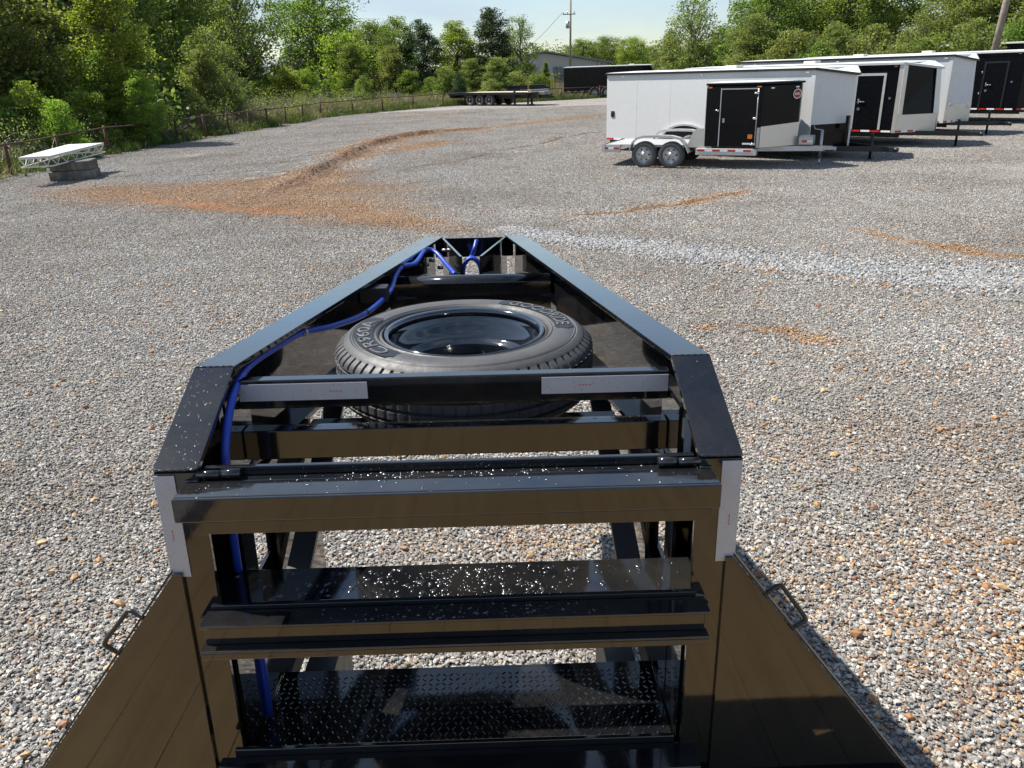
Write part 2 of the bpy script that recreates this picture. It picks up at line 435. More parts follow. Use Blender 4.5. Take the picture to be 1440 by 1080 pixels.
def ground_mat():
    mt, nt, b = mat("gravel_yard"); pos = N(nt, "ShaderNodeNewGeometry").outputs["Position"]
    v = N(nt, "ShaderNodeTexVoronoi", {"Vector": pos, "Scale": 44.}); sep = N(nt, "ShaderNodeSeparateColor", {0: v.outputs["Color"]})
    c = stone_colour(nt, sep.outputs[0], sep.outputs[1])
    edge = N(nt, "ShaderNodeTexVoronoi", {"Vector": pos, "Scale": 44.}, feature='DISTANCE_TO_EDGE').outputs["Distance"]
    c = mix(nt, ramp(nt, edge, [(.0, .75), (.12, 0.)]).outputs[0], c, (.12, .11, .10))
    bare = grp(nt, G_BARE)
    n = noise(nt, 3.5, 7, .65, pos).outputs[0]
    bc = ramp(nt, n, [(.3, (.28, .135, .06)), (.5, (.34, .18, .09)), (.7, (.38, .235, .13))]).outputs[0]
    c = mix(nt, ramp(nt, bare, [(.3, 0.), (.9, .85)]).outputs[0], c, bc)
    c = mix(nt, math_(nt, 'MULTIPLY', grp(nt, G_SCAR_SHADE), .85), c, ramp(nt, n, [(.3, (.10, .05, .028)), (.7, (.22, .115, .06))]).outputs[0])  # dark clay scar with the rut's shade painted into its colour
    nt.links.new(c, b.inputs["Base Color"]); b.inputs["Roughness"].default_value = .9
    h = math_(nt, 'MULTIPLY', ramp(nt, edge, [(.0, 0.), (.3, 1.)]).outputs[0], math_(nt, 'SUBTRACT', 1., bare))
    nt.links.new(N(nt, "ShaderNodeBump", {"Height": h, "Strength": .6, "Distance": .012}).outputs[0], b.inputs["Normal"])
    return mt


M['ground'] = ground_mat()


def field_mat():
    mt, nt, b = mat("meadow_soil"); pos = N(nt, "ShaderNodeNewGeometry").outputs["Position"]
    n = noise(nt, .25, 6, .65, pos).outputs[0]; n2 = noise(nt, 6, 5, .7, pos).outputs[0]
    c = ramp(nt, n, [(.3, (.15, .15, .07)), (.5, (.22, .19, .12)), (.7, (.25, .21, .15))]).outputs[0]
    c = mix(nt, .6, c, ramp(nt, n2, [(.3, .5), (.7, 1.3)]).outputs[0], 'MULTIPLY')
    nt.links.new(c, b.inputs["Base Color"]); b.inputs["Roughness"].default_value = .95
    nt.links.new(N(nt, "ShaderNodeBump", {"Height": n2, "Strength": 1., "Distance": .1}).outputs[0], b.inputs["Normal"])
    return mt


M['field'] = field_mat()

# ------------------------------------------------------------------ ground
chan_pts = [(np.array([G(*q)[:2] for q in c]), dep, wid) for c, dep, wid in ((CHANNEL, .38, .26), (CHANNEL2, .10, .16), (CHANNEL3, .09, .2))]


def poly_dist(X, Y, pts):
    d = np.full(X.shape, 1e9); side = np.zeros(X.shape)
    for a, b in zip(pts[:-1], pts[1:]):
        ab = b - a; t = np.clip(((X - a[0]) * ab[0] + (Y - a[1]) * ab[1]) / (ab @ ab), 0, 1)
        dx, dy = X - (a[0] + t * ab[0]), Y - (a[1] + t * ab[1]); dd = np.hypot(dx, dy)
        sd = np.sign(ab[0] * dy - ab[1] * dx); side = np.where(dd < d, sd, side); d = np.minimum(d, dd)
    return d, side


def wob(X, Y, s, k):
    return (np.sin(X * s + k) * np.cos(Y * s * 1.3 + 2 * k) + .5 * np.sin(X * s * 2.3 + Y * s * 1.9 + k)) / 1.5


def terrain(X, Y):
    X = np.asarray(X, float); Y = np.asarray(Y, float); z = np.zeros(X.shape)
    Xw = X + .16 * wob(X, Y, 2.1, 1.) + .07 * wob(X, Y, 6.5, 3.); Yw = Y + .16 * wob(X, Y, 2.3, 5.) + .07 * wob(X, Y, 7.1, 2.)
    for pts, dep, wid in chan_pts:
        d, sd = poly_dist(Xw, Yw, pts); w = wid * (1 + .4 * wob(X, Y, 1.7, 4.))
        dd = np.where(sd > 0, d, d * .45)
        tp = np.clip(np.minimum(np.hypot(X - pts[0][0], Y - pts[0][1]), np.hypot(X - pts[-1][0], Y - pts[-1][1])) / 3., 0, 1)
        d0_ = (pts[1] - pts[0]) / np.linalg.norm(pts[1] - pts[0]); d1_ = (pts[-1] - pts[-2]) / np.linalg.norm(pts[-1] - pts[-2])
        tp = np.clip(((X - pts[0][0]) * d0_[0] + (Y - pts[0][1]) * d0_[1]) / 4., 0, 1) * np.clip(-((X - pts[-1][0]) * d1_[0] + (Y - pts[-1][1]) * d1_[1]) / 4., 0, 1)
        z += np.where(sd > 0, dep * .55 * np.exp(-d / 1.25) * np.clip(d / .14, 0, 1), 0) * tp
        z -= dep * .22 * np.exp(-(d / w) ** 2.) * tp
    for (cx, cy, a, b, th) in BARE:
        u = ((X - cx) * math.cos(th) + (Y - cy) * math.sin(th)) / a; v = (-(X - cx) * math.sin(th) + (Y - cy) * math.cos(th)) / b
        z = np.maximum(z, .0 * (1.15 - (u * u + v * v)).clip(0, 1))
    z += .012 * wob(X, Y, .8, 2.) * np.clip((Y - 9) / 5, 0, 1) + .003 + .004 * wob(X, Y, 1.9, 7.)
    return z


xs = np.concatenate([[-900, -300, -120, -60, -35, -22, -15], np.arange(-11, 11, .13), [12, 15, 20, 28, 40, 70, 150, 400, 900]])
ys = np.concatenate([[-300, -60, -20, -6, -2, -1, 0, .5, 1, 1.5, 2, 2.5, 3, 3.5, 4, 4.5, 5, 5.5, 6, 6.5, 7, 7.5, 8, 8.5], np.arange(9, 47, .13), [49, 55, 65, 80, 110, 160, 300, 700, 1500]])
X, Y = np.meshgrid(xs, ys); Z = terrain(X, Y)
Z[(np.abs(X) > 12) | (Y > 48)] = 0
nx, ny = len(xs), len(ys); idx = np.arange(nx * ny).reshape(ny, nx)
fc = np.stack([idx[:-1, :-1], idx[:-1, 1:], idx[1:, 1:], idx[1:, :-1]], -1).reshape(-1, 4)
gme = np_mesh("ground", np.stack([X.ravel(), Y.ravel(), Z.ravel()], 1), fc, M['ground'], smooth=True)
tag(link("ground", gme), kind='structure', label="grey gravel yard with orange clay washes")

FENCE = [np.array(q) for q in [(-14.9, 16.2), (-15.0, 20.2), (-15.0, 24.3), (-15.2, 27.6), (-15.15, 30.9), (-14.9, 33.6), (-14.6, 36.3), (-14.1, 38.4), (-13.7, 40.6), (-13.35, 42.9), (-13.0, 45.0), (-12.6, 47.3), (-12.2, 49.8),
         (-11.9, 53.6), (-10.4, 56.8), (-8.7, 59.5), (-6.8, 62.3), (-4.7, 64.9), (-1.6, 66.4), (1.6, 68.), (5., 69.6), (8.5, 71.4), (12.2, 73.2)]]
# meadow beyond the fence
bd = [(-14.7, -2), (-14.7, 10)]
for q in FENCE: bd.append((q[0] + .06 + random.uniform(-.05, .12), q[1] - .06 + random.uniform(-.12, .05)))
bd += [(16, 78), (24, 84), (40, 80), (60, 66), (90, 60), (400, 60), (900, 400), (600, 1400), (-800, 1400), (-900, -2)]
fm = MB(); fm.add([(x, y, .03) for x, y in bd], [tuple(range(len(bd)))])
tag(fm.build("field", M['field']), kind='structure', label="dry meadow beyond the pipe fence")


def in_field(P):
    x, y = P[..., 0], P[..., 1]; c = np.zeros(x.shape, bool); n = len(bd)
    for i in range(n):
        (x1, y1), (x2, y2) = bd[i], bd[(i + 1) % n]
        k = ((y1 > y) != (y2 > y)) & (x < (x2 - x1) * (y - y1) / ((y2 - y1) or 1e-9) + x1); c ^= k
    return c


# ------------------------------------------------------------------ stones
ico = bmesh.new(); bmesh.ops.create_icosphere(ico, subdivisions=1, radius=1); ICO_V = np.array([v.co[:] for v in ico.verts]); ICO_F = np.array([[v.index for v in f.verts] for f in ico.faces]); ico.free()
OCT_V = np.array([(1, 0, 0), (-1, 0, 0), (0, 1, 0), (0, -1, 0), (0, 0, 1), (0, 0, -1)], float); OCT_F = np.array([(0, 2, 4), (2, 1, 4), (1, 3, 4), (3, 0, 4), (2, 0, 5), (1, 2, 5), (3, 1, 5), (0, 3, 5)])


def rand_rot(n, tilt=.45):
    a = rng.uniform(0, 2 * np.pi, n); t = rng.normal(0, tilt, n); p = rng.uniform(0, 2 * np.pi, n)
    ca, sa = np.cos(a), np.sin(a); Z0 = np.zeros(n); O = np.ones(n)
    Rz = np.stack([np.stack([ca, -sa, Z0], 1), np.stack([sa, ca, Z0], 1), np.stack([Z0, Z0, O], 1)], 1)
    ax = np.stack([np.cos(p), np.sin(p), Z0], 1); c, s = np.cos(t), np.sin(t)
    K = np.zeros((n, 3, 3)); K[:, 0, 2] = ax[:, 1]; K[:, 1, 2] = -ax[:, 0]; K[:, 2, 0] = -ax[:, 1]; K[:, 2, 1] = ax[:, 0]
    Rt = np.eye(3)[None] + s[:, None, None] * K + (1 - c)[:, None, None] * (K @ K)
    return Rt @ Rz


def stones(pos, size, base=(ICO_V, ICO_F), flat=.55, tilt=.45):
    n = len(pos); bv, bf = base
    v = bv[None] * rng.uniform(.72, 1.22, (n, len(bv), 1)) * np.stack([rng.uniform(.75, 1.35, n), rng.uniform(.6, 1., n), flat * rng.uniform(.7, 1.3, n)], 1)[:, None, :] * size[:, None, None]
    v = np.einsum('nij,nkj->nki', rand_rot(n, tilt), v) + pos[:, None, :]
    f = bf[None] + (np.arange(n) * len(bv))[:, None, None]
    r1 = np.repeat(rng.random(n), len(bf)); r2 = np.repeat(rng.random(n), len(bf))
    return v.reshape(-1, 3), f.reshape(-1, 3), {"rnd": r1, "rnd2": r2}


def scatter(name, pts, rots, scls, idxs, sources, **k):
    """one object whose points each carry one of the source meshes"""
    cl = bpy.data.collections.new(name + "_source")
    for i, me in enumerate(sources):
        cl.objects.link(bpy.data.objects.new("%s_patch_%02d" % (name, i), me))
    me = bpy.data.meshes.new(name); me.vertices.add(len(pts)); me.vertices.foreach_set("co", np.asarray(pts, np.float32).ravel())
    for an, ty, val in (("rot", 'FLOAT_VECTOR', rots), ("scl", 'FLOAT_VECTOR', scls)):
        a = me.attributes.new(an, ty, 'POINT'); a.data.foreach_set("vector", np.asarray(val, np.float32).ravel())
    a = me.attributes.new("idx", 'INT', 'POINT'); a.data.foreach_set("value", np.asarray(idxs, np.int32))
    o = link(name, me)
    ng = bpy.data.node_groups.new(name, 'GeometryNodeTree')
    ng.interface.new_socket("Geometry", in_out='INPUT', socket_type='NodeSocketGeometry'); ng.interface.new_socket("Geometry", in_out='OUTPUT', socket_type='NodeSocketGeometry')
    gi = ng.nodes.new("NodeGroupInput"); go = ng.nodes.new("NodeGroupOutput"); ip = ng.nodes.new("GeometryNodeInstanceOnPoints"); ci = ng.nodes.new("GeometryNodeCollectionInfo")
    ci.inputs["Collection"].default_value = cl; ci.inputs["Separate Children"].default_value = True; ci.inputs["Reset Children"].default_value = True
    ip.inputs["Pick Instance"].default_value = True
    ng.links.new(gi.outputs[0], ip.inputs["Points"]); ng.links.new(ci.outputs[0], ip.inputs["Instance"])
    for an, dt, so_, sk in (("rot", 'FLOAT_VECTOR', 0, "Rotation"), ("scl", 'FLOAT_VECTOR', 0, "Scale"), ("idx", 'INT', 0, "Instance Index")):
        na = ng.nodes.new("GeometryNodeInputNamedAttribute"); na.data_type = dt; na.inputs["Name"].default_value = an
        ng.links.new(na.outputs["Attribute"], ip.inputs[sk])
    ng.links.new(ip.outputs[0], go.inputs[0])
    o.modifiers.new("scatter", 'NODES').node_group = ng
    return tag(o, **k)


def stone_patch(n, smin, smax, base):
    p = np.stack([rng.uniform(-.52, .52, n), rng.uniform(-.52, .52, n), rng.uniform(-.004, .012, n)], 1)
    s = smin + (smax - smin) * rng.random(n) ** 2.6
    p[:, 2] += s * .15
    v, f, a = stones(p, s, base)
    return np_mesh("stone_patch", v, f, M['stone'], a)


near_src = [stone_patch(7000, .0052, .0165, (ICO_V, ICO_F)) for _ in range(3)]
far_src = [stone_patch(4200, .0075, .018, (OCT_V, OCT_F)) for _ in range(2)]
gx, gy = np.meshgrid(np.arange(-46, 60), np.arange(-2, 58)); P = np.stack([gx.ravel() + .5, gy.ravel() + .5], 1)
keep = (~in_field(P)) & (np.abs(P[:, 0]) < 6 + P[:, 1] * .95) & (np.hypot(P[:, 0], P[:, 1]) < 58)
P = P[keep]
dch = np.min([poly_dist(P[:, 0], P[:, 1], c[0])[0] for c in chan_pts], 0)
onch = (dch < .8)
P1 = P[~onch]; d1 = np.hypot(P1[:, 0], P1[:, 1]); n1 = len(P1)
idxs = np.where(d1 < 15, rng.integers(0, 3, n1), 3 + rng.integers(0, 2, n1))
zz = terrain(P1[:, 0], P1[:, 1]); tx_ = (terrain(P1[:, 0] + .35, P1[:, 1]) - terrain(P1[:, 0] - .35, P1[:, 1])) / .7; ty_ = (terrain(P1[:, 0], P1[:, 1] + .35) - terrain(P1[:, 0], P1[:, 1] - .35)) / .7
out_ = (np.abs(P1[:, 0]) > 11) | (P1[:, 1] > 47); zz[out_] = 0; tx_[out_] = 0; ty_[out_] = 0; tilt_ = np.hypot(tx_, ty_) > .012
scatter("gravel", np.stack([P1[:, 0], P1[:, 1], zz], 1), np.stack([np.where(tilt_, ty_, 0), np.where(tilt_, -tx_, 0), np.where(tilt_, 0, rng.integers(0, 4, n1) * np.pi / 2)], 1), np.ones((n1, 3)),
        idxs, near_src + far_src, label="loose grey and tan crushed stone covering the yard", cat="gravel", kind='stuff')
# loose stones along the washed-out channels
Pc = P[onch]; k = 800
q = (Pc[:, None, :] + rng.uniform(-.5, .5, (len(Pc), k, 2))).reshape(-1, 2)
dq = np.min([poly_dist(q[:, 0], q[:, 1], c[0])[0] for c in chan_pts], 0); q = q[(rng.random(len(q)) < np.clip(dq * 3 + .8, 0, 1))]
v, f, a = stones(np.stack([q[:, 0], q[:, 1], terrain(q[:, 0], q[:, 1]) + .006], 1), .009 + .019 * rng.random(len(q)) ** 2, (OCT_V, OCT_F))
tag(link("channel_stones", np_mesh("channel_stones", v, f, M['stone'], a)), "loose stones washed along the eroded clay channels", "stones", kind='stuff')
# pale larger rock strip
sp = [G(*w)[:2] for w in STRIP]; pts = []
for a_, b_ in zip(sp[:-1], sp[1:]):
    ln = np.linalg.norm(b_ - a_); nn = int(ln * 1500); t = rng.random(nn)[:, None]; nrm = np.array([-(b_ - a_)[1], (b_ - a_)[0]]) / ln
    w_ = (.30 + .55 * np.clip((a_[0] + t * (b_ - a_)[0]) / 5., 0, 1))
    pts.append(a_ + t * (b_ - a_) + nrm * (rng.normal(0, .48, nn)[:, None].clip(-1, 1) * w_ * 1.1))
pts = np.concatenate(pts); hh = rng.random(len(pts)) * .012
v, f, a = stones(np.stack([pts[:, 0], pts[:, 1], .012 + hh], 1), rng.uniform(.012, .030, len(pts)), flat=.6, tilt=.6)
tag(link("rock_strip", np_mesh("rock_strip", v, f, M['rock'], a)), "strip of larger pale crushed rock crossing the yard", "rocks", kind='stuff')
# larger tan stones lying on the gravel
n = 1500; th = rng.uniform(-.9, .9, n); rr_ = 1.3 + 11 * rng.random(n) ** .8
pts = np.stack([rr_ * np.sin(th) + rng.normal(0, .05, n), rr_ * np.cos(th)], 1)
me_v, me_f, me_a = stones(np.stack([pts[:, 0], pts[:, 1], np.full(n, .016)], 1), .013 + .024 * rng.random(n) ** 3, flat=.6)


def tan_mat():
    mt, nt, b = mat("tan_creek_stone"); v = N(nt, "ShaderNodeAttribute", attribute_name="rnd").outputs["Fac"]
    c = ramp(nt, v, [(0, (.16, .07, .03)), (.3, (.28, .14, .06)), (.6, (.37, .21, .09)), (.85, (.45, .30, .15))]).outputs[0]
    pos = N(nt, "ShaderNodeNewGeometry").outputs["Position"]
    c = mix(nt, .5, c, ramp(nt, noise(nt, 50, 4, .6, pos).outputs[0], [(.3, .6), (.7, 1.3)]).outputs[0], 'MULTIPLY')
    nt.links.new(c, b.inputs["Base Color"]); b.inputs["Roughness"].default_value = .6
    return mt


M['tan'] = tan_mat()
tag(link("tan_stones", np_mesh("tan_stones", me_v, me_f, M['tan'], me_a)), "scattered larger tan and orange stones on the grey gravel", "stones", kind='stuff')

# ------------------------------------------------------------------ the gooseneck trailer (its front end is jacked low, so it leans nose-down)
S = .80
RT = MW.T @ MT                                  # trailer frame -> yard
x0, W, zU, yU, zK, yK, WT, yT, FL, FT = -.143, .823, -.892, 1.962, -.717, 2.353, .333, 5.232, .125, .018
B0 = np.array([x0, yU, 0.]); B0[2] = -(CAM_H / S + RT[2, 0] * x0 + RT[2, 1] * yU) / RT[2, 2]
groot = bpy.data.objects.new("gooseneck_trailer", None); COL.objects.link(groot)
loc = RT @ (B0 * S) + np.array([0, 0, CAM_H])
mw = Matrix([list(RT[i]) + [loc[i]] for i in range(3)] + [[0, 0, 0, 1]])
groot.matrix_world = mw
tag(groot, "glossy black gooseneck trailer neck with steps, crossbars and wooden deck", "trailer")


def TT(u, v, y=None, z=None):
    d = MT.T @ np.array([(u - 720) / 1081., (v - 540) / 1081., 1.])
    return d * (y / d[1] if y is not None else z / d[2])


class TB(MB):
    """as MB, in trailer measures"""
    def build(s, name, mt, parent=None, bevel=0, **k):
        s.v = [tuple(S * (np.array(q) - B0)) for q in s.v]
        return MB.build(s, name, mt, groot if parent is None else parent, bevel, **k)


class TW(MB):
    """trailer measures, linked as a thing of its own that rests on the trailer"""
    def build(s, name, mt, parent=None, bevel=0, **k):
        o = MB(); o.v = [tuple(S * (np.array(q) - s.org)) for q in s.v]; o.f = s.f; o.sm = s.sm
        return MB.build(o, name, mt, parent, bevel, **k)

    def __init__(s, org): MB.__init__(s); s.org = np.array(org)


def tworld(org): return Matrix([list(RT[i]) + [(RT @ (np.array(org) * S))[i] + (CAM_H if i == 2 else 0)] for i in range(3)] + [[0, 0, 0, 1]])


BK = M['black']
for s in (-1, 1):
    ox = x0 + s * W; ix = ox - s * FL; cx = ox - s * FL / 2; tx = x0 + s * WT
    t = TB(); t.prism([(tx, yT, zK), (ox, yK, zK), (ix, yK, zK), (tx - s * FL, yT, zK)], (0, 0, -FT)); t.build("top_flange", BK, bevel=.0015)
    t = TB(); t.prism([(ox, yK, zK), (ox, yU, zU), (ix, yU, zU), (ix, yK, zK)], (0, .0074, -.0164)); t.build("sloped_flange", BK, bevel=.0015)
    t = TB(); t.box((ox, yU, zU - .012), (ix, yU + FT, -2.3)); t.build("upright_flange", BK, bevel=.0015)
    t = TB(); t.prism([(cx - .006, yU + FT, zU - .02), (cx - .006, yK, zK - FT), (cx - .006, yK, zK - .36), (cx - .006, yU + .34, zK - .36), (cx - .006, yU + .34, -2.3), (cx - .006, yU + FT, -2.3)], (.012, 0, 0)); t.build("upright_web", BK)
    t = TB(); t.box((x0 + s * .695, 2.20, zK - .12), (x0 + s * .707, 2.44, zK - .36)); t.box((x0 + s * .695, 2.20, zK - .3605), (x0 + s * .707, 2.30, -2.25)); t.build("stiffener_plate", BK)
    tcx = tx - s * FL / 2
    t = TB(); t.prism([(cx, yK, zK - FT), (tcx, yT, zK - FT), (tcx, yT, zK - .36), (cx, yK, zK - .36)], (.012 * s, 0, 0)); t.build("neck_web", BK)
    t = TB(); t.prism([(tx, yT, zK - .36), (ox, yK, zK - .36), (ox, yU + .34, zK - .36), (ix, yU + .34, zK - .36), (ix, yK, zK - .36), (tx - s * FL, yT, zK - .36)], (0, 0, -FT)); t.build("bottom_flange", BK)
    t = TB(); t.box((ox, yU + .341, zK - .36 - FT), (ix, yU + .341 + FT, -2.3)); t.build("inner_upright_flange", BK, bevel=.0015)
    # headboard gusset with its grab handle
    if s < 0: A, Bp, sm, hd = (243, 808), (65, 1075), (256, 812), [(208, 868), (204, 870), (186, 859), (180, 859), (176, 864), (149, 900), (147, 905), (150, 909), (169, 919), (176, 913)]
    else: A, Bp, sm, hd = (1031, 784), (1270, 1078), (1021, 784), [(1066, 842), (1072, 838), (1092, 824), (1098, 823), (1102, 827), (1131, 866), (1133, 871), (1130, 874), (1113, 883), (1108, 878)]
    yg = yU - .014
    a = TT(*A, y=yg); b = TT(*Bp, y=yg); c = TT(*sm, y=yg); k = (-2.22 - a[2]) / (b[2] - a[2]); b2 = a + (b - a) * k
    t = TB(); t.prism([tuple(a), tuple(b2), (c[0], yg, -2.22), (c[0], yg, a[2])], (0, .012, 0)); gp = t.build("gusset_plate", BK, bevel=.0012)
    t = TB(); d = (b2 - a); t.prism([tuple(a + np.array([s * .002, -.0, .004])), tuple(b2 + np.array([s * .002, 0, 0])), tuple(b2 + np.array([s * .008, 0, 0])), tuple(a + np.array([s * .008, 0, .006]))], (0, .05, 0)); t.build("gusset_edge", M['black_flat'])
    t = TB(); t.tube([TT(*q, y=yg + .015) for q in hd], .0072, 10); t.build("grab_handle", M['black_flat'])
    # reflective tape down the upright
    t = TB(); t.box((ox - s * .001, yU - .004, zU - .018), (ox - s * .058, yU - .0005, -1.232)); tp = t.build("reflective_tape", M['tape'])
    t = TB()
    for k_ in range(3): t.box((ox - s * .028, yU - .0052, -1.08 - .012 * k_), (ox - s * .0255, yU - .0043, -1.088 - .012 * k_))
    t.build("tape_print", M['red_print'], tp.parent)
    # brace leg leaning forward behind the steps
    pa = np.array([x0 + s * .60, 2.20, -1.62]); pb = np.array([x0 + s * .585, 3.35, -1.10])
    t = TB(); t.bar(pa, pb, .085, .02, (0, -.4, 1)); t.bar(pa + np.array([s * .04, 0, -.035]), pb + np.array([s * .04, 0, -.035]), .012, .06, (0, -.4, 1)); t.build("brace", M['tblack_flat'])
    t = TB(); t.box((x0 + s * .697, 2.02, -1.45), (x0 + s * .709, 2.46, -1.96)); t.box((x0 + s * .697, 2.4605, zK - .385), (x0 + s * .709, 3.15, -2.1)); t.build("side_panel", BK)
    t = TB(); t.box((x0 + s * .660, 2.45, zK - .385), (x0 + s * .670, 3.05, -1.9)); t.build("side_panel", BK)

# end plate and diverging tip plates
t = TB(); t.box((x0 - WT + .07, yT - .01, zK - .012), (x0 + WT - .07, yT + .008, zK - .14)); t.build("end_plate", BK, bevel=.0015)
for s in (-1, 1):
    t = TB(); t.prism([(x0 + s * .205, yT - .02, zK - .005), (x0 + s * .05, 4.42, zK - .005), (x0 + s * .05, 4.42, zK - .23), (x0 + s * .205, yT - .02, zK - .25)], (s * .014, 0, 0)); t.build("tip_plate", BK)
for s in (-1, 1): t = TB(); t.prism([(x0 + s * .05, 4.16, zK - .24), (x0 + s * .05, 4.42, zK - .24), (x0 + s * .20, yT - .015, zK - .26), (x0 + s * .268, yT - .015, zK - .26), (x0 + s * .437, 4.16, zK - .24)], (0, 0, -.012)); t.build("tip_floor", BK)
t = TB(); t.box((x0 - .05, 4.43, zK - .27), (x0 + .05, 4.60, zK - .285)); t.build("coupler_plate", BK, bevel=.002)
for q in ((.16, 4.60), (.20, 4.78), (-.17, 4.6), (-.2, 4.8)): t = TB(); t.tube([(x0 + q[0], q[1], zK - .245), (x0 + q[0], q[1], zK - .225)], .018, 6); t.build("bolt", M['black_flat'])

# crossbars
def cross(name, y0, y1, z0, z1, half, bev=.003, mt=None): t_ = TB(); t_.box((x0 - half, y0, z0), (x0 + half, y1, z1)); return t_.build(name, mt or BK, bevel=bev)


hw = lambda y: W - (W - WT) / (yT - yK) * (y - yK) - FL / 2 - .007
c1 = cross("crossbar", 2.345, 2.392, -.765, -.862, .694)
for s in (-1, 1):
    e = x0 + s * .690; t = TB(); t.box((e, 2.3405, -.777), (e - s * .41, 2.3445, -.833)); tp = t.build("reflective_tape", M['tape'])
    t = TB()
    for k_ in range(4): t.box((e - s * .29 + .011 * k_, 2.3395, -.803), (e - s * .29 + .011 * k_ + .006, 2.3403, -.8065))
    t.build("tape_print", M['red_print'])
cross("crossbar", 2.335, 2.395, -.935, -1.036, .694)
c3 = TB(); w3 = hw(4.2); c3.box((x0 - w3, 4.13, -.82), (x0 + w3, 4.15, -1.09)); c3.build("crossbar", BK, bevel=.001)
c3 = TB(); c3.tube([(x0 - w3, 4.20, -.845), (x0 + w3, 4.20, -.845)], .058, 20); c3.build("crossbar_tube", BK)
cross("tire_rack_bar", 2.80, 2.87, -1.10, -1.14, .60); cross("tire_rack_bar", 3.15, 3.22, -1.10, -1.14, .55)

# top step
t = TB(); t.box((x0 - .735, 1.85, -.93), (x0 + .735, 1.862, -1.0)); t.box((x0 - .735, 1.862, -.93), (x0 + .735, 1.958, -.942)); t.box((x0 - W + FL + .003, 1.958, -.93), (x0 + W - FL - .003, 2.012, -.942))
t.build("top_step", BK, bevel=.003)
t = TB(); t.box((x0 - .697, 1.853, -1.0005), (x0 + .715, 1.861, -1.037)); t.build("step_apron", BK, bevel=.001)
cross("step_lip", 1.992, 2.010, -.9295, -.903, W - FL - .004, .002)
for s in (-1, 1):
    t = TB(); t.tube([(x0 + s * .585, 1.975, -.915), (x0 + s * .64, 1.975, -.915)], .0145, 12); t.tube([(x0 + s * .643, 1.972, -.916), (x0 + s * .705, 1.972, -.914)], .0125, 12); t.build("hinge", BK)
# second step: flat tread and channel
t = TB(); t.box((x0 - .74, 1.905, -1.34), (x0 + .74, 2.16, -1.352)); t.box((x0 - .74, 2.148, -1.3535), (x0 + .74, 2.16, -1.40)); t.build("step_tread", BK, bevel=.0015)
t = TB(); t.box((x0 - .70, 1.905, -1.339), (x0 + .70, 1.922, -1.298)); t.build("step_lip", BK, bevel=.002)
t = TB(); hf = .722
t.box((x0 - hf + .012, 1.826, -1.312), (x0 + hf, 1.903, -1.321)); t.box((x0 - hf + .02, 1.838, -1.3215), (x0 + hf - .012, 1.85, -1.380)); t.box((x0 - hf + .012, 1.808, -1.3805), (x0 + hf - .004, 1.85, -1.389)); t.box((x0 - hf + .012, 1.808, -1.3895), (x0 + hf - .004, 1.817, -1.409))
t.build("step_channel", BK, bevel=.0015)
# lowest step
t = TB(); t.box((x0 - .70, 1.90, -1.86), (x0 + .66, 1.915, -1.815)); t.build("step_lip", BK, bevel=.002)
t = TB(); t.box((x0 - .74, 1.80, -1.84), (x0 + .72, 1.899, -1.852)); t.box((x0 - .74, 1.80, -1.8525), (x0 + .72, 1.812, -1.95)); t.build("step_channel", BK, bevel=.0015)
for e in (-.52, -.02, .46):
    t = TB(); t.tube([(x0 + e, 1.955, -1.925), (x0 + e + .12, 1.955, -1.925)], .016, 10); t.build("hinge", BK)
# diamond plate
zd = -1.95
t = TB(); t.box((x0 - .692, 1.92, zd), (x0 + .692, 2.41, zd - .012)); t.box((x0 - .692, 2.412, zd - .001), (x0 + .692, 2.422, zd - .1)); dp = t.build("diamond_plate", BK)
vs, fs = [], []; i = 0; pitch_ = .0245
for r_ in range(20):
    for c_ in range(56):
        X_ = x0 - .675 + c_ * pitch_; Y_ = 1.935 + r_ * pitch_; a = R(45) if (r_ + c_) % 2 else R(-45)
        if X_ > x0 + .675 or Y_ > 2.4: continue
        ca, sa = math.cos(a), math.sin(a); l_, w_, h_ = .0112, .0036, .0028
        ring = [(-l_, 0), (-l_ * .5, -w_), (l_ * .5, -w_), (l_, 0), (l_ * .5, w_), (-l_ * .5, w_)]
        for (p_, q_) in ring: vs.append((X_ + p_ * ca - q_ * sa, Y_ + p_ * sa + q_ * ca, zd))
        for (p_, q_) in ((-l_ * .55, 0), (l_ * .55, 0)): vs.append((X_ + p_ * ca - q_ * sa, Y_ + p_ * sa + q_ * ca, zd + h_))
        fs += [(i, i + 1, i + 6), (i + 1, i + 2, i + 7, i + 6), (i + 2, i + 3, i + 7), (i + 3, i + 4, i + 7), (i + 4, i + 5, i + 6, i + 7), (i + 5, i, i + 6)]; i += 8
t = TB(); t.add(vs, fs); t.build("tread_pattern", BK, dp, kind='stuff')
dp_children = [c for c in dp.children]
# frame below deck level and the plank deck behind
ZD = -2.02
t = TB(); t.box((x0 - 1.5, 1.62, ZD - .06), (x0 + 1.5, 1.79, ZD - .22)); t.build("front_rail", BK, bevel=.003)
for s in (-1, 1):
    t = TB(); t.box((x0 + s * 1.5, -8, ZD + .012), (x0 + s * 1.60, 1.79, ZD - .14)); t.build("side_rail", BK, bevel=.003)
    t = TB(); t.box((x0 + s * .55, -8, ZD - .06), (x0 + s * .67, 2.9, ZD - .42)); t.build("main_beam", M['black_flat'])
for y_ in np.arange(-7.5, 1.5, .8):
    t = TB(); t.box((x0 - 1.49, y_, ZD - .055), (x0 + 1.49, y_ + .06, ZD - .15)); t.build("cross_member", M['black_flat'])
pw = 3.0 / 13
for i in range(13):
    t = TB(); e = random.uniform(0, .004); t.box((x0 - 1.5 + pw * i + .0008, -8, ZD + e - .002), (x0 - 1.5 + pw * (i + 1) - .0008, 1.93, ZD - .05)); t.build("plank", M['deck'], bevel=.002)
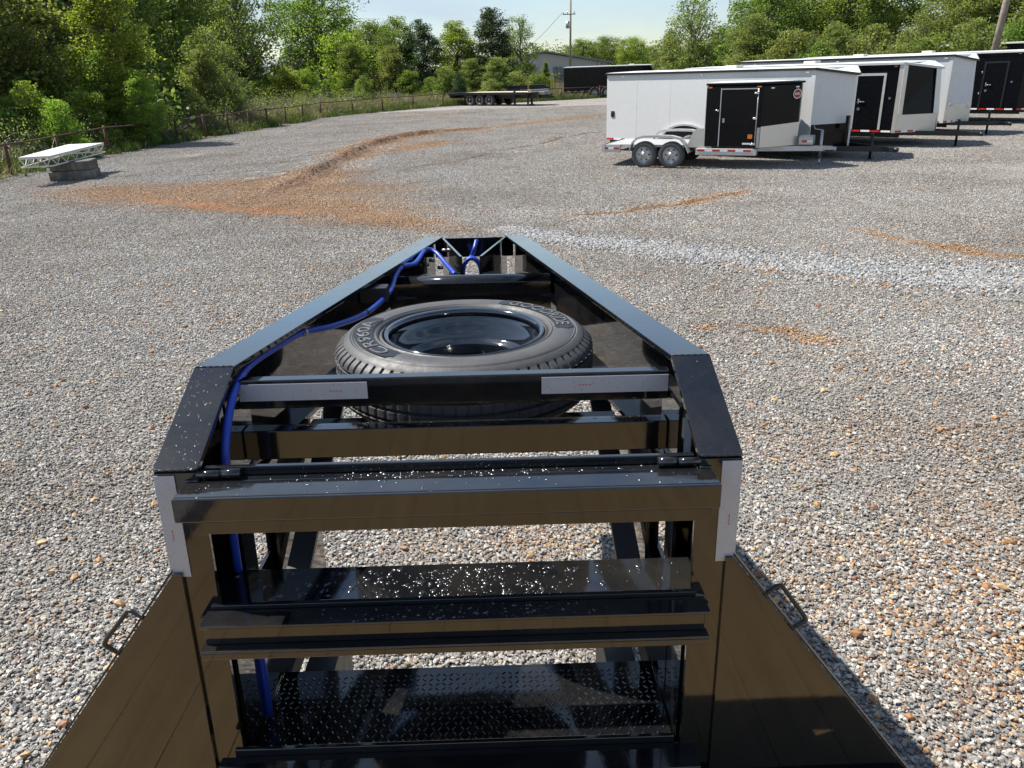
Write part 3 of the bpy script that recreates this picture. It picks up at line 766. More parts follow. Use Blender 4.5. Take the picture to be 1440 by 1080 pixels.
# small fittings
t = TB(); p_ = TT(533, 412, y=3.75); t.box(p_ + np.array([-.09, -.05, -.035]), p_ + np.array([.045, .05, .035])); t.build("junction_box", M['black_flat'], bevel=.004)
for (u, v_, y_) in ((622, 352, 5.0), (604, 366, 4.9), (596, 372, 4.9), (616, 376, 4.9)):
    p_ = TT(u, v_, y=y_); t = TB(); t.tube([p_, p_ + np.array([.03, -.01, 0])], .012, 6); t.build("bolt", M['steel'])
# weld beads
def weld(a, b, r=.0042):
    a, b = np.array(a, float), np.array(b, float); n_ = max(4, int(np.linalg.norm(b - a) / .006)); pts_ = [a + (b - a) * i / n_ for i in range(n_ + 1)]
    t_ = TB(); t_.tube(pts_, [r * (.8 + .28 * math.sin(i * 1.9) + random.uniform(-.08, .08)) for i in range(n_ + 1)], 6); return t_.build("weld_bead", BK)


for s in (-1, 1):
    ox = x0 + s * W; ix = ox - s * FL
    weld((ox - s * .004, yK, zK), (ix + s * .004, yK, zK), .0034); weld((ox - s * .004, yU, zU - .002), (ix + s * .004, yU, zU - .002), .0045)
    for z_ in (-.93,): weld((x0 + s * .70, yU - .004, z_ + .002), (x0 + s * .735, yU - .004, z_ + .002), .005)
    weld((x0 + s * .692, 2.35, -.767), (x0 + s * .692, 2.35, -.86), .004); weld((x0 + s * .692, 2.34, -.94), (x0 + s * .692, 2.34, -1.03), .004)
    weld((x0 + s * .70, yU - .003, -1.325), (x0 + s * .70, yU - .003, -1.37), .005)
# beads of rain water standing on the paint
def drops(name, n, fx, smin, smax, nrm=(0, 0, 1)):
    vs, fs = [], []; nv = Vector(nrm).normalized(); a_ = Vector((1, 0, 0)); b_ = nv.cross(a_); i = 0
    for _ in range(n):
        c_ = Vector(fx()); r_ = smin + (smax - smin) * random.random() ** 2.5; st = random.uniform(1, 2.6); an = random.uniform(0, math.pi); ca, sa = math.cos(an), math.sin(an)
        for lv, (rr, h_) in enumerate(((1., 0.), (.86, .28), (.5, .46))):
            for k_ in range(7):
                t_ = 2 * math.pi * k_ / 7; p_, q_ = rr * r_ * st * math.cos(t_) * random.uniform(.8, 1.15), rr * r_ * math.sin(t_)
                vs.append(tuple(c_ + a_ * (p_ * ca - q_ * sa) + b_ * (p_ * sa + q_ * ca) + nv * (h_ * r_)))
        vs.append(tuple(c_ + nv * .5 * r_))
        for lv in range(2): fs += [(i + lv * 7 + k_, i + lv * 7 + (k_ + 1) % 7, i + lv * 7 + 7 + (k_ + 1) % 7, i + lv * 7 + 7 + k_) for k_ in range(7)]
        fs += [(i + 14 + k_, i + 14 + (k_ + 1) % 7, i + 21) for k_ in range(7)]; i += 22
    t_ = TB(); t_.add(vs, fs, True); return t_.build(name, M['water'], kind='stuff')


mt, nt, b = mat("water_bead"); b.inputs["Base Color"].default_value = (.02, .022, .025, 1); b.inputs["Roughness"].default_value = .22; b.inputs["IOR"].default_value = 2.0; b.inputs["Coat Weight"].default_value = .3
M['water'] = mt
U_ = random.uniform; GA = random.gauss
drops("water_beads", 520, lambda: (x0 + GA(.02, .24) if random.random() < .75 else x0 + U_(-.68, .7), U_(1.93, 2.14), -1.34), .0016, .0078)
drops("water_beads", 130, lambda: (x0 + GA(.03, .22), U_(1.83, 1.9), -1.312), .0012, .0045)
drops("water_beads", 120, lambda: (x0 + GA(.05, .25), U_(1.95, 1.988), -.93), .0015, .005)
drops("water_beads", 70, lambda: (x0 + U_(-.72, .72), U_(1.86, 1.95), -.93), .0012, .0035)
drops("water_beads", 90, lambda: (x0 + U_(-.7, .7), U_(2.34, 2.39), -.935), .0012, .003)
nsl = (0, -.408, .913)
for s, n_ in ((-1, 130), (1, 12)):
    def f_(s=s):
        q = random.random(); return (x0 + s * (W - U_(.01, .115)), yU + q * (yK - yU), zU + q * (zK - zU))
    drops("water_beads", n_, f_, .0007, .0022, nsl)

# ------------------------------------------------------------------ blue hose
hp = [(380, 1010, 2.2), (366, 920, 2.2), (345, 850, 2.18), (332, 780, 2.15), (322, 700, 2.13), (317, 640, 2.13), (321, 590, 2.2), (331, 548, 2.32), (350, 515, 2.5), (392, 486, 2.78), (428, 467, 3.0), (470, 458, 3.18), (515, 440, 3.45), (548, 410, 3.85), (556, 388, 4.1), (566, 375, 4.25), (584, 370, 4.4), (598, 352, 4.72), (612, 354, 4.75), (628, 372, 4.6), (640, 386, 4.4)]
org = TT(332, 780, y=2.15)
pts = [TT(u, v, y=y) for u, v, y in hp]


def smooth(pts, n=6):
    pts = [np.array(p) for p in pts]; P_ = [2 * pts[0] - pts[1]] + pts + [2 * pts[-1] - pts[-2]]; out = []
    for i in range(1, len(P_) - 2):
        for t_ in np.arange(n) / n:
            a, b_, c, d = P_[i - 1:i + 3]; out.append(.5 * (2 * b_ + (c - a) * t_ + (2 * a - 5 * b_ + 4 * c - d) * t_ ** 2 + (3 * b_ - a - 3 * c + d) * t_ ** 3))
    out.append(pts[-1]); return out


t = TW(org); t.tube(smooth(pts), .0130, 12); o = t.build("blue_hose", M['blue'], None, label="blue hose clipped along the inside of the left neck beam", cat="hose"); o.matrix_world = tworld(org)
for i_ in (10, 12, 15, 17):
    t = TW(org); q = pts[i_]; d = pts[i_ + 1] - pts[i_ - 1]; d /= np.linalg.norm(d); t.tube([q - d * .008, q + d * .008], .0155, 12)
    if i_ == 10: t.tube([q, q + np.array([.012, -.035, .0])], .004, 6)
    t.build("cable_tie", M['steel'] if i_ == 10 else M['black_flat'], o)
org = TT(668, 350, y=5.1); t = TW(org)
t.tube(smooth([TT(u, v, y=y) for u, v, y in [(670, 338, 5.15), (667, 350, 5.1), (662, 362, 5.1), (656, 366, 4.9)]]), .014, 10)
cc = TT(664, 384, y=4.62)
t2_ = TW(org); t2_.tube([cc + np.array([.055 * math.cos(a), -.01 + .03 * a / 9, .09 * math.sin(a)]) for a in np.linspace(-.6, 8.2, 40)], .013, 10)
o = t.build("blue_hose", M['blue'], None, label="short blue hose with a coil hanging at the coupler end of the neck", cat="hose"); o.matrix_world = tworld(org)
t2_.build("coil", M['blue'], o)

# ------------------------------------------------------------------ spare tire
TR = .503 * S; TWD = .27 * S; RL = .306 * S
cen = np.array([x0 + .012, 2.935, -.893])
org_w = RT @ (cen * S) + np.array([0, 0, CAM_H])
tire = bpy.data.objects.new("spare_tire", None); COL.objects.link(tire); tire.matrix_world = Matrix([list((RT @ np.array([[1, 0, 0], [0, math.cos(R(2.6)), -math.sin(R(2.6))], [0, math.sin(R(2.6)), math.cos(R(2.6))]]))[i]) + [org_w[i]] for i in range(3)] + [[0, 0, 0, 1]])
tag(tire, "black trailer spare tire lying flat on the neck between the beams", "tire")
hwid = TWD / 2
prof = [(RL + .004, hwid - .020), (RL + .012, hwid - .006), (RL + .020, hwid - .012), (RL + .024, hwid - .004), (RL + .030, hwid - .001), (RL + .034, hwid - .004), (RL + .038, hwid), (RL + .060, hwid + .002), (RL + .093, hwid - .001), (RL + .097, hwid - .004), (RL + .101, hwid - .002), (RL + .105, hwid - .006), (RL + .109, hwid - .004), (RL + .125, hwid - .012), (RL + .129, hwid - .018), (TR - .026, hwid - .020), (TR - .012, hwid - .030), (TR - .003, hwid - .040), (TR, hwid - .052)]
mid = []
for zg in (.052, .018, -.018, -.052):
    mid += [(TR + .001, zg + .006), (TR - .011, zg + .004), (TR - .011, zg - .004), (TR + .001, zg - .006)]
full = prof + mid + [(r, -z) for r, z in prof[::-1]]
nseg = 432; vs = []
ks = len(prof)
for j, (r, z) in enumerate(full):
    for k in range(nseg):
        rr = r; z_ = z; ph = k % 6
        jj = j if j < ks else (len(full) - 1 - j if j >= len(full) - ks else 99)
        if jj in (ks - 1, ks - 2, ks - 3, ks - 4) and ph in (0,): rr -= .016
        if ks <= j < len(full) - ks and ph == 3: rr -= .004
        a = 2 * math.pi * (k + (.8 if ks <= j < len(full) - ks and (j // 2) % 2 else 0)) / nseg
        vs.append((rr * math.cos(a), rr * math.sin(a), z_))
fs = [(j * nseg + k, j * nseg + (k + 1) % nseg, (j + 1) * nseg + (k + 1) % nseg, (j + 1) * nseg + k) for j in range(len(full) - 1) for k in range(nseg)]
t = MB(); t.add(vs, fs, True); ob = t.build("tire_casing", M['rubber'], tire)
es = ob.modifiers.new("crease", 'EDGE_SPLIT'); es.split_angle = R(38)
t = MB(); t.lathe([(RL - .012, hwid - .03), (RL - .008, hwid - .008), (RL + .004, hwid - .004), (RL + .006, hwid - .010), (RL + .002, hwid - .02), (RL - .004, hwid - .03)], 96, closed=True); t.build("rim_lip", M['rim'], tire)
t = MB(); t.lathe([(RL - .006, hwid - .012), (RL - .010, hwid - .030), (RL - .016, hwid - .040), (RL - .017, hwid - .060), (RL - .034, hwid - .070), (RL - .036, .012), (RL - .040, .006), (RL - .060, .002), (RL - .064, -.006), (RL - .066, -.060), (RL - .07, -.085)], 96); t.build("rim_barrel", M['rim'], tire)
t = MB(); t.lathe([(RL - .07, -.085), (RL - .09, -.100), (.10, -.104), (.085, -.100), (.055, -.100)], 64); t.build("rim_disc", M['rubber_dark'], tire)
t = MB(); t.lathe([(RL - .004, -hwid + .012), (RL - .02, -hwid + .03), (RL - .05, -.05), (RL - .07, -.045)], 64); t.build("rim_back", M['rim'], tire)
for k in range(8):
    a = R(45 * k + 10); t = MB(); t.tube([(.088 * math.cos(a), .088 * math.sin(a), -.1015), (.088 * math.cos(a), .088 * math.sin(a), -.0985)], .011, 12); t.build("bolt_hole", M['rubber_dark'], tire)
# lettering bands
zs = hwid + .0012; r_in, r_out = RL + .040, RL + .096
for (txt, a0, a1) in (("CR960A", 234, 156), ("GOODRIDE", 68, -6)):
    n = 48; vs = []; fs = []
    for k in range(n + 1):
        a = R(a0 + (a1 - a0) * k / n)
        e = 0 if 2 <= k <= n - 2 else .012
        vs += [((r_in + e * .6) * math.cos(a), (r_in + e * .6) * math.sin(a), zs + .0012), ((r_out - e) * math.cos(a), (r_out - e) * math.sin(a), zs + .0005)]
    fs = [(2 * k, 2 * k + 1, 2 * k + 3, 2 * k + 2) for k in range(n)]
    t = MB(); t.add(vs, fs, True); bo = t.build("lettering_band", M['rubber_dark'], tire)
    cu = bpy.data.curves.new("lettering", 'FONT'); cu.body = txt; cu.size = 1; cu.extrude = 0; cu.offset = .012
    to = bpy.data.objects.new("tmp", cu); COL.objects.link(to); bpy.context.view_layer.update()
    tm = bpy.data.meshes.new_from_object(to.evaluated_get(bpy.context.evaluated_depsgraph_get())); bpy.data.objects.remove(to)
    bm = bmesh.new(); bm.from_mesh(tm); bmesh.ops.subdivide_edges(bm, edges=[e for e in bm.edges if e.calc_length() > .3], cuts=3); bmesh.ops.triangulate(bm, faces=bm.faces)
    co = [v.co for v in bm.verts]; xm0, xm1 = min(c.x for c in co), max(c.x for c in co); ym0, ym1 = min(c.y for c in co), max(c.y for c in co)
    pad = 7
    for v in bm.verts:
        fx = (v.co.x - xm0) / (xm1 - xm0); fy = (v.co.y - ym0) / (ym1 - ym0)
        a = R((a0 - pad) + ((a1 + pad) - (a0 - pad)) * fx); rr = r_in + .006 + fy * (r_out - r_in - .013); v.co = (rr * math.cos(a), rr * math.sin(a), zs + .0024)
    ext = bmesh.ops.extrude_face_region(bm, geom=bm.faces[:]); bmesh.ops.translate(bm, verts=[g_ for g_ in ext['geom'] if isinstance(g_, bmesh.types.BMVert)], vec=(0, 0, -.0015))
    bmesh.ops.recalc_face_normals(bm, faces=bm.faces); bm.to_mesh(tm); bm.free(); tm.materials.clear(); tm.materials.append(M['letter'])
    link("lettering", tm, bo)


# ------------------------------------------------------------------ enclosed trailers parked in a row
HD = R(46)                                  # heading: nose to the lower right of the photograph


def wheel(parent, x, y, z, r, w, sd, rimmat, n=28):
    """wheel with its axle along local y; sd = outward side"""
    mx_ = Matrix.Translation((x, y, z)) @ Matrix.Rotation(-sd * math.pi / 2, 4, 'X')
    o = bpy.data.objects.new("wheel", None); COL.objects.link(o); o.parent = parent
    t = MB(); t.lathe([(r * .60, w / 2 - .012), (r * .66, w / 2), (r * .86, w / 2 + .004), (r * .96, w / 2 - .012), (r, w / 2 - .035), (r, -w / 2 + .035), (r * .96, -w / 2 + .01), (r * .6, -w / 2)], n, mx_); t.build("tire", M['rubber'], o)
    t = MB(); t.lathe([(r * .61, w / 2 - .012), (r * .59, w / 2 - .004), (r * .55, w / 2 - .03), (r * .50, w / 2 - .055), (r * .30, w / 2 - .035), (r * .22, w / 2 - .03), (r * .2, w / 2 + .01), (.001, w / 2 + .012)], n, mx_)
    ri = t.build("rim", rimmat, o)
    for k in range(6):
        a = math.pi * 2 * k / 6; t = MB(); t.tube([mx_ @ Vector((r * .40 * math.cos(a), r * .40 * math.sin(a), w / 2 - .048)), mx_ @ Vector((r * .40 * math.cos(a), r * .40 * math.sin(a), w / 2 - .040))], r * .065, 8); t.build("rim_hole", M['rubber_dark'], ri)
    return o


def tape_strip(parent, a, b, h, n, th=.004, nrm=(0, -1, 0)):
    a, b = Vector(a), Vector(b); nv = Vector(nrm) * th
    for i in range(n):
        p, q = a + (b - a) * (i / n + .002), a + (b - a) * ((i + 1) / n - .002)
        t = MB(); t.prism([p, q, q + Vector((0, 0, h)), p + Vector((0, 0, h))], nv); t.build("reflective_strip", M['redtape'] if i % 2 == 0 else M['whitetape'], parent)


def enclosed(corner, L_, Wd, zb, zt, nose, skin, front, label, low=None, lowmat=None, trim=None, ptrim=None, door=None, rake=.0, group="enclosed trailers parked in a slanted row", rearonly=None, tandem=True, tapes=True, head=HD, roofmat=None, gear=M['tblack_flat'], dip=.16, cat="trailer"):
    """local frame: x forward, y=0 the side that faces the photographer (-y outward), origin on the ground under its front corner"""
    r = empty("enclosed_trailer", (corner[0], corner[1], 0), -head, label=label, cat=cat, group=group)
    t = MB(); t.box((-L_, 0, zb), (0, Wd, zt - .06)); t.build("body", skin, r, bevel=.01)
    # nose
    nz_ = zt - .06 - dip
    low = zb + .55 if low is None else low
    fb, ft_ = nose, nose - rake
    for (ya, yb_, xa, xb, nm) in ((0, Wd / 2 - .06, 0, 1, "nose_panel"), (Wd, Wd / 2 + .06, 0, 1, "nose_panel")):
        t = MB(); zz = low
        vs = [(0.001, ya, zz + .003), (fb, yb_, zz + .003), (ft_, yb_, nz_), (0.001, ya, zt - .062)]
        t.add(vs + [(v_[0] - .05, v_[1] + (.05 if ya == 0 else -.05), v_[2]) for v_ in vs], [(0, 1, 2, 3), (7, 6, 5, 4), (0, 4, 5, 1), (1, 5, 6, 2), (2, 6, 7, 3), (3, 7, 4, 0)]); t.build(nm, front, r)
        t = MB(); vs = [(0.001, ya, zb), (fb, yb_, zb), (fb + .002, yb_, low), (0.001, ya - (.003 if ya == 0 else -.003), low)]
        t.add(vs + [(v_[0] - .05, v_[1] + (.05 if ya == 0 else -.05), v_[2]) for v_ in vs], [(0, 1, 2, 3), (7, 6, 5, 4), (0, 4, 5, 1), (1, 5, 6, 2), (2, 6, 7, 3), (3, 7, 4, 0)]); t.build("stone_guard", lowmat or front, r)
    t = MB(); t.prism([(fb, Wd / 2 - .061, zb), (fb, Wd / 2 + .061, zb), (ft_, Wd / 2 + .061, nz_), (ft_, Wd / 2 - .061, nz_)], (-.03, 0, 0)); t.build("nose_cap", front, r)
    # roof with its trim
    rm = roofmat or M['roof']; o_ = .035
    t = MB(); ro = [(-L_ - o_, -o_, zt - .05), (o_, -o_, zt - .05), (nose + .07 - rake, Wd / 2 - .07, nz_ + .012), (nose + .07 - rake, Wd / 2 + .07, nz_ + .012), (o_, Wd + o_, zt - .05), (-L_ - o_, Wd + o_, zt - .05)]
    ri = [(-L_ + .1, .12, zt - .035), (-.05, .12, zt - .035), (nose - .22 - rake, Wd / 2 - .05, nz_ + .03), (nose - .22 - rake, Wd / 2 + .05, nz_ + .03), (-.05, Wd - .12, zt - .035), (-L_ + .1, Wd - .12, zt - .035)]
    rc = [(-L_ + .3, Wd / 2, zt - .015), (-.3, Wd / 2, zt - .015)]
    t.add(ro + ri + rc, [(0, 1, 7, 6), (1, 2, 8, 7), (2, 3, 9, 8), (3, 4, 10, 9), (4, 5, 11, 10), (5, 0, 6, 11), (6, 7, 13, 12), (7, 8, 13), (8, 9, 13), (9, 10, 13), (10, 11, 12, 13), (11, 6, 12), (5, 4, 3, 2, 1, 0)]); t.build("roof", rm, r)
    tm_ = trim or M['tblack_flat']
    t = MB()
    for a, b_ in zip(ro[:-1], ro[1:]): t.bar(Vector(a) + Vector((0, 0, -.03)), Vector(b_) + Vector((0, 0, -.03)), .03, .06)
    t.bar(Vector(ro[-1]) + Vector((0, 0, -.03)), Vector(ro[0]) + Vector((0, 0, -.03)), .03, .06); t.build("roof_trim", tm_, r)
    t = MB(); t.box((-L_ * .45 - .2, Wd / 2 - .2, zt - .03), (-L_ * .45 + .2, Wd / 2 + .2, zt + .06)); t.build("roof_vent", M['roof'], r, bevel=.02)
    # corner posts
    pm = ptrim or skin
    for ya, sg in ((0, -1), (Wd, 1)):
        t = MB(); t.prism([(-.09, ya + sg * .002, zb), (.012, ya + sg * .002, zb), (.012, ya + sg * .002, zt - .065), (-.09, ya + sg * .002, zt - .065)], (0, sg * .012, 0))
        t.prism([(.012, ya + sg * .014, zb), (.012, ya - sg * .02, zb), (.012, ya - sg * .02, zt - .075), (.012, ya + sg * .014, zt - .075)], (.006, 0, 0)); t.build("corner_post", pm, r)
    # chassis, tongue, jack
    t = MB()
    for ya in (.15, Wd - .15): t.box((-L_ + .05, ya - .03, zb - .14), (.1, ya + .03, zb - .001))
    for i in range(int(L_ / .8)): t.box((-L_ + .1 + .8 * i, .18, zb - .12), (-L_ + .15 + .8 * i, Wd - .18, zb - .03))
    t.build("chassis", gear, r)
    hz = zb - .03
    for ya in (.15, Wd - .15): t = MB(); t.bar((-.1, ya + (.25 if ya < 1 else -.25), hz), (nose + .95, Wd / 2, hz - .02), .07, .13); t.build("tongue_bar", gear, r)
    t = MB(); t.box((nose + .9, Wd / 2 - .05, hz - .08), (nose + 1.22, Wd / 2 + .05, hz + .04)); t.tube([(nose + 1.22, Wd / 2, hz - .02), (nose + 1.32, Wd / 2, hz - .03)], .06, 12); t.build("coupler", gear, r, bevel=.01)
    t = MB(); t.tube([(nose + .62, Wd / 2, .02), (nose + .62, Wd / 2, hz + .35)], .035, 10); t.box((nose + .54, Wd / 2 - .09, 0), (nose + .70, Wd / 2 + .09, .025)); t.tube([(nose + .62, Wd / 2 - .2, hz + .36), (nose + .62, Wd / 2 + .06, hz + .36)], .014, 6); t.build("jack", M['steel'] if gear is not M['tblack_flat'] else gear, r)
    # wheels
    if tandem:
        for ya, sg in ((0, -1), (Wd, 1)):
            for xa in (-L_ * .62, -L_ * .62 + .86): wheel(r, xa, ya - sg * -.02 + sg * -.12, .34, .34, .2, sg, M['alu'])
            t = MB(); xc = -L_ * .62 + .43; arc = [(xc + (.88 if abs(math.cos(a)) > 1e9 else .86) * math.cos(a), .38 + .50 * math.sin(a)) for a in np.linspace(0.05, math.pi - .05, 15)]
            for p, q in zip(arc[:-1], arc[1:]): t.prism([(p[0], ya + sg * .004, p[1]), (q[0], ya + sg * .004, q[1]), (q[0] * .0 + xc + (q[0] - xc) * .93, ya + sg * .004, .38 + (q[1] - .38) * .9), (xc + (p[0] - xc) * .93, ya + sg * .004, .38 + (p[1] - .38) * .9)], (0, sg * .09, 0))
            t.build("fender_trim", M['alu'], r)
            t = MB(); t.prism([(q[0] * .995 + xc * .005, ya + sg * .001, q[1]) for q in arc], (0, sg * .004, 0)); t.build("wheel_arch", M['tblack_flat'], r)
    if tapes:
        tape_strip(r, (-L_, -.0025, zb + .012), (-.1, -.0025, zb + .012), .05, int(L_ / .3))
        tape_strip(r, (.02, -.012, zb + .012), (nose - .05, Wd / 2 - .08, zb + .012), .05, 6, nrm=(.5, -.6, 0))
    if door:
        d0, d1, dz0, dz1, fm_ = door
        t = MB(); t.box((d0, -.012, dz0), (d1, -.002, dz1)); dr = t.build("door", skin, r, bevel=.004)
        t = MB()
        for q in (((d0 - .07, -.02, dz0 - .02), (d0 - .002, -.001, dz1 + .07)), ((d1 + .002, -.02, dz0 - .02), (d1 + .07, -.001, dz1 + .07)), ((d0 - .002, -.02, dz1 + .002), (d1 + .002, -.001, dz1 + .07))): t.box(*q)
        t.build("door_frame", fm_, r)
        hm = (dz0 + dz1) / 2 + .02
        t = MB(); t.tube([(d0 + .06, -.03, hm), (d0 + .28, -.045, hm + .01)], .016, 8); t.tube([(d0 + .1, -.012, hm - .06), (d0 + .1, -.05, hm + .09)], .02, 8); t.build("handle", M['chrome'], dr)
        t = MB(); t.tube([(d0 + .12, -.012, hm - .2), (d0 + .12, -.035, hm - .2)], .045, 14); t.build("lock", M['chrome'], dr)
        for hz_ in (dz0 + .5, dz0 + 1.25):
            t = MB(); t.tube([(d0 - .10, -.02, hz_ - .04), (d0 - .10, -.02, hz_ + .04)], .025, 8); t.build("hinge", M['chrome'], dr)
        t = MB(); t.tube([(d1 + .24, -.001, hm + .1), (d1 + .24, -.02, hm + .1)], .035, 14); t.build("round_light", M['chrome'], r)
    for i, xx in enumerate((-L_ + .6, -L_ * .5, -.25)):
        t = MB(); t.box((xx, -.02, zt - .17), (xx + .09, -.001, zt - .14)); t.build("marker_light", M['amber'] if skin is not M['white'] else M['chrome'], r)
    return r


t1 = enclosed((8.0, 21.0), 6.75, 2.4, .33, 2.36, .55, M['white'], M['white'], "long white enclosed trailer with black lower nose behind the black cabin trailer", low=.92, lowmat=M['tblack'], door=None)
t = MB(); t.tube([(-6.5, -.001, 1.1), (-6.5, -.02, 1.1)], .07, 14); t.box((-6.56, -.018, 1.02), (-6.44, -.001, 1.2)); t.build("side_vent", M['tblack_flat'], t1)
for xx in np.arange(-5.6, -.3, 1.22): t = MB(); t.box((xx, -.003, .45), (xx + .012, -.0005, 2.25)); t.build("panel_seam", M['roof'], t1)
for xx in (.2,): t = MB(); t.box((.25, .30, .98), (.262, .31, 2.1))
t = MB(); t.box((.58, .80, .78), (.66, .90, 1.12)); t.build("socket_box", M['tblack_flat'], t1)
t2 = enclosed(tuple(G(1257, 187, .42)[:2]), 7.3, 2.3, .42, 2.40, .75, M['tblack'], M['tblack'], "black enclosed trailer with aluminium door frame and polished nose posts", low=.92, lowmat=M['mirror'], trim=M['alu'], ptrim=M['mirror'], door=(-1.25, -.50, .52, 2.0, M['alu']), rake=.12, roofmat=M['roof'])
t = MB(); t.prism([(.03, -.02, .93), (.10, .09, .93), (.09, .08, 2.25), (.02, -.03, 2.30)], (.03, -.03, 0)); t.build("nose_post", M['mirror'], t2)
t = MB(); t.prism([(.67, .95, .93), (.77, 1.09, .93), (.65, 1.09, 2.17), (.57, .95, 2.19)], (.03, -.03, 0)); t.build("nose_post", M['mirror'], t2)
t3 = enclosed(tuple(G(1325, 173, .42)[:2]), 7.6, 2.1, .42, 2.56, .45, M['white'], M['white'], "white enclosed trailer with polished lower nose between the two black ones", low=1.0, lowmat=M['mirror'], rake=.08)
for q, zq in (((.15, .1), .98), ((.5, .62), .9)): t = MB(); t.tube([(q[0], q[1] - .05, zq), (q[0] + .02, q[1] - .08, zq)], .06, 12); t.build("socket_cap", M['steel'], t3)
t4 = enclosed(tuple(G(1428, 155, .5)[:2]), 8.5, 2.5, .5, 2.62, .8, M['tblack'], M['tblack'], "black enclosed trailer with plain black door at the right edge", low=1.6, lowmat=M['tblack'], trim=M['roof'], door=(-1.25, -.55, .6, 2.15, M['tblack_flat']), rake=.05)
t5 = enclosed((30.5, 39.5), 9., 2.5, .5, 3.05, .8, M['tblack'], M['tblack'], "dark enclosed trailer farthest back in the slanted row", trim=M['roof'])

# ------------------------------------------------------------------ aluminium car hauler with a black front cabin
hh = R(27)
hb = G(945, 237)                # contact of its front wheel
h = empty("car_hauler", (hb[0], hb[1] + .12, 0), -hh, label="low aluminium hauler with tandem wheels and a black cabin at its front", cat="trailer")
xr, xf, wd = -1.95, 2.15, 2.0
t = MB(); t.box((xr, .22, .50), (xf + .05, wd - .1, .56)); t.build("deck", M['alu'], h)
t = MB(); t.box((xr, .12, .36), (-1.45, .2, .56)); t.box((xr - .01, .10, .36), (xr + .08, wd, .56)); t.build("rear_rail", M['alu'], h)
t = MB(); t.box((.62, -.02, .34), (2.12, .2, .50)); t.build("side_rail", M['alu'], h, bevel=.01)
tape_strip(h, (xr + .02, .1185, .44), (-1.47, .1185, .44), .05, 3); tape_strip(h, (.66, -.0225, .43), (2.0, -.0225, .43), .045, 7)
for xa in (-.72, 0.): wheel(h, xa, -.02, .335, .335, .2, -1, M['steel']); wheel(h, xa, wd - .05, .335, .335, .2, 1, M['steel'])
for ya in (-.13, wd - .11):
    t = MB(); prof_ = [(-1.12, .42), (-1.05, .62), (-.92, .74), (-.72, .79), (-.36, .80), (0, .79), (.22, .74), (.36, .60), (.46, .40)]
    for p, q in zip(prof_[:-1], prof_[1:]): t.prism([(p[0], ya, p[1]), (q[0], ya, q[1]), (q[0], ya, q[1] + .02), (p[0], ya, p[1] + .02)], (0, .24, 0))
    for p, q in zip(prof_[:-1], prof_[1:]): t.prism([(p[0], ya - .004, p[1] - .03), (q[0], ya - .004, q[1] - .03), (q[0], ya - .004, q[1] + .028), (p[0], ya - .004, p[1] + .028)], (0, .012, 0))
    t.build("fender", M['alu'], h)
t = MB(); t.prism([(.36, .05, .52), (1.0, .05, .52), (1.0, .05, .98), (.62, .05, .98), (.45, .9, .98) if False else (.52, .05, .9)], (0, .03, 0)); t.build("gravel_shield", M['mirror'], h)
# cabin
cx0, cx1, cz, ct_ = .80, 2.16, .52, 1.98
t = MB(); t.prism([(cx0, .04, cz), (cx1, .04, cz), (cx1 + .78, wd / 2 - .12, cz), (cx1 + .78, wd / 2 + .12, cz), (cx1, wd - .04, cz), (cx0, wd - .04, cz)], (0, 0, ct_ - cz)); cb = t.build("cabin", M['tblack'], h, bevel=.04)
t = MB(); t.prism([(cx0 - .02, .02, ct_ + .001), (cx1 + .02, .02, ct_ + .001), (cx1 + .84, wd / 2 - .1, ct_ + .001), (cx1 + .84, wd / 2 + .1, ct_ + .001), (cx1 + .02, wd - .02, ct_ + .001), (cx0 - .02, wd - .02, ct_ + .001)], (0, 0, .05)); t.build("cabin_roof", M['tblack'], h, bevel=.03)
t = MB(); t.prism([(cx0 + .0, .06, ct_ + .053), (cx1 - .05, .06, ct_ + .053), (cx1 + .70, wd / 2, ct_ + .053), (cx1 - .05, wd - .06, ct_ + .053), (cx0, wd - .06, ct_ + .053)], (0, 0, .012)); t.build("roof_skin", M['roof'], h)
t = MB(); t.box((1.19, .022, .56), (cx1 - .12, .038, 1.88)); dr = t.build("door", M['tblack'], h, bevel=.006)
t = MB(); t.box((1.16, .015, .55), (1.182, .039, 1.92)); t.box((1.183, .015, 1.888), (cx1 - .1, .039, 1.91)); t.build("door_frame", M['alu'], h)
t = MB(); t.tube([(cx1 - .10, .02, .58), (cx1 - .10, .02, 1.90)], .014, 6); t.build("door_hinge", M['steel'], dr)
for z_ in (.62, 1.22, 1.80): t = MB(); t.tube([(cx1 - .19, -.005, z_), (cx1 - .08, -.005, z_)], .03, 8); t.build("hinge_knob", M['chrome'], dr)
t = MB(); t.tube([(1.06, .0, 1.42), (1.14, .0, 1.40)], .022, 8); t.build("latch", M['chrome'], dr)
t = MB(); t.box((1.24, .012, 1.12), (1.29, .0215, 1.22)); t.build("lock_plate", M['steel'], dr)
t = MB(); t.box((1.76, .016, .60), (1.96, .0215, .64)); t.build("white_sticker", M['whitetape'], dr)
t = MB(); t.box((1.88, .014, .74), (1.99, .0215, .84)); t.build("marker_light", M['amber'], dr)
for xx in (.84, 2.02): t = MB(); t.box((xx, .02, 1.925), (xx + .10, .039, 1.955)); t.build("marker_light", M['amber'], h)
na, nb = Vector((cx1 + .01, .03, 0)), Vector((cx1 + .79, wd / 2 - .13, 0)); nd = (nb - na); nn = Vector((nd.y, -nd.x, 0)).normalized()
t = MB(); p = na + nn * .002; q = nb + nn * .002; t.prism([(p.x, p.y, .53), (q.x, q.y, .53), (q.x, q.y, 1.08), (p.x, p.y, 1.02)], tuple(nn * .008)); t.build("stone_guard", M['mirror'], h)
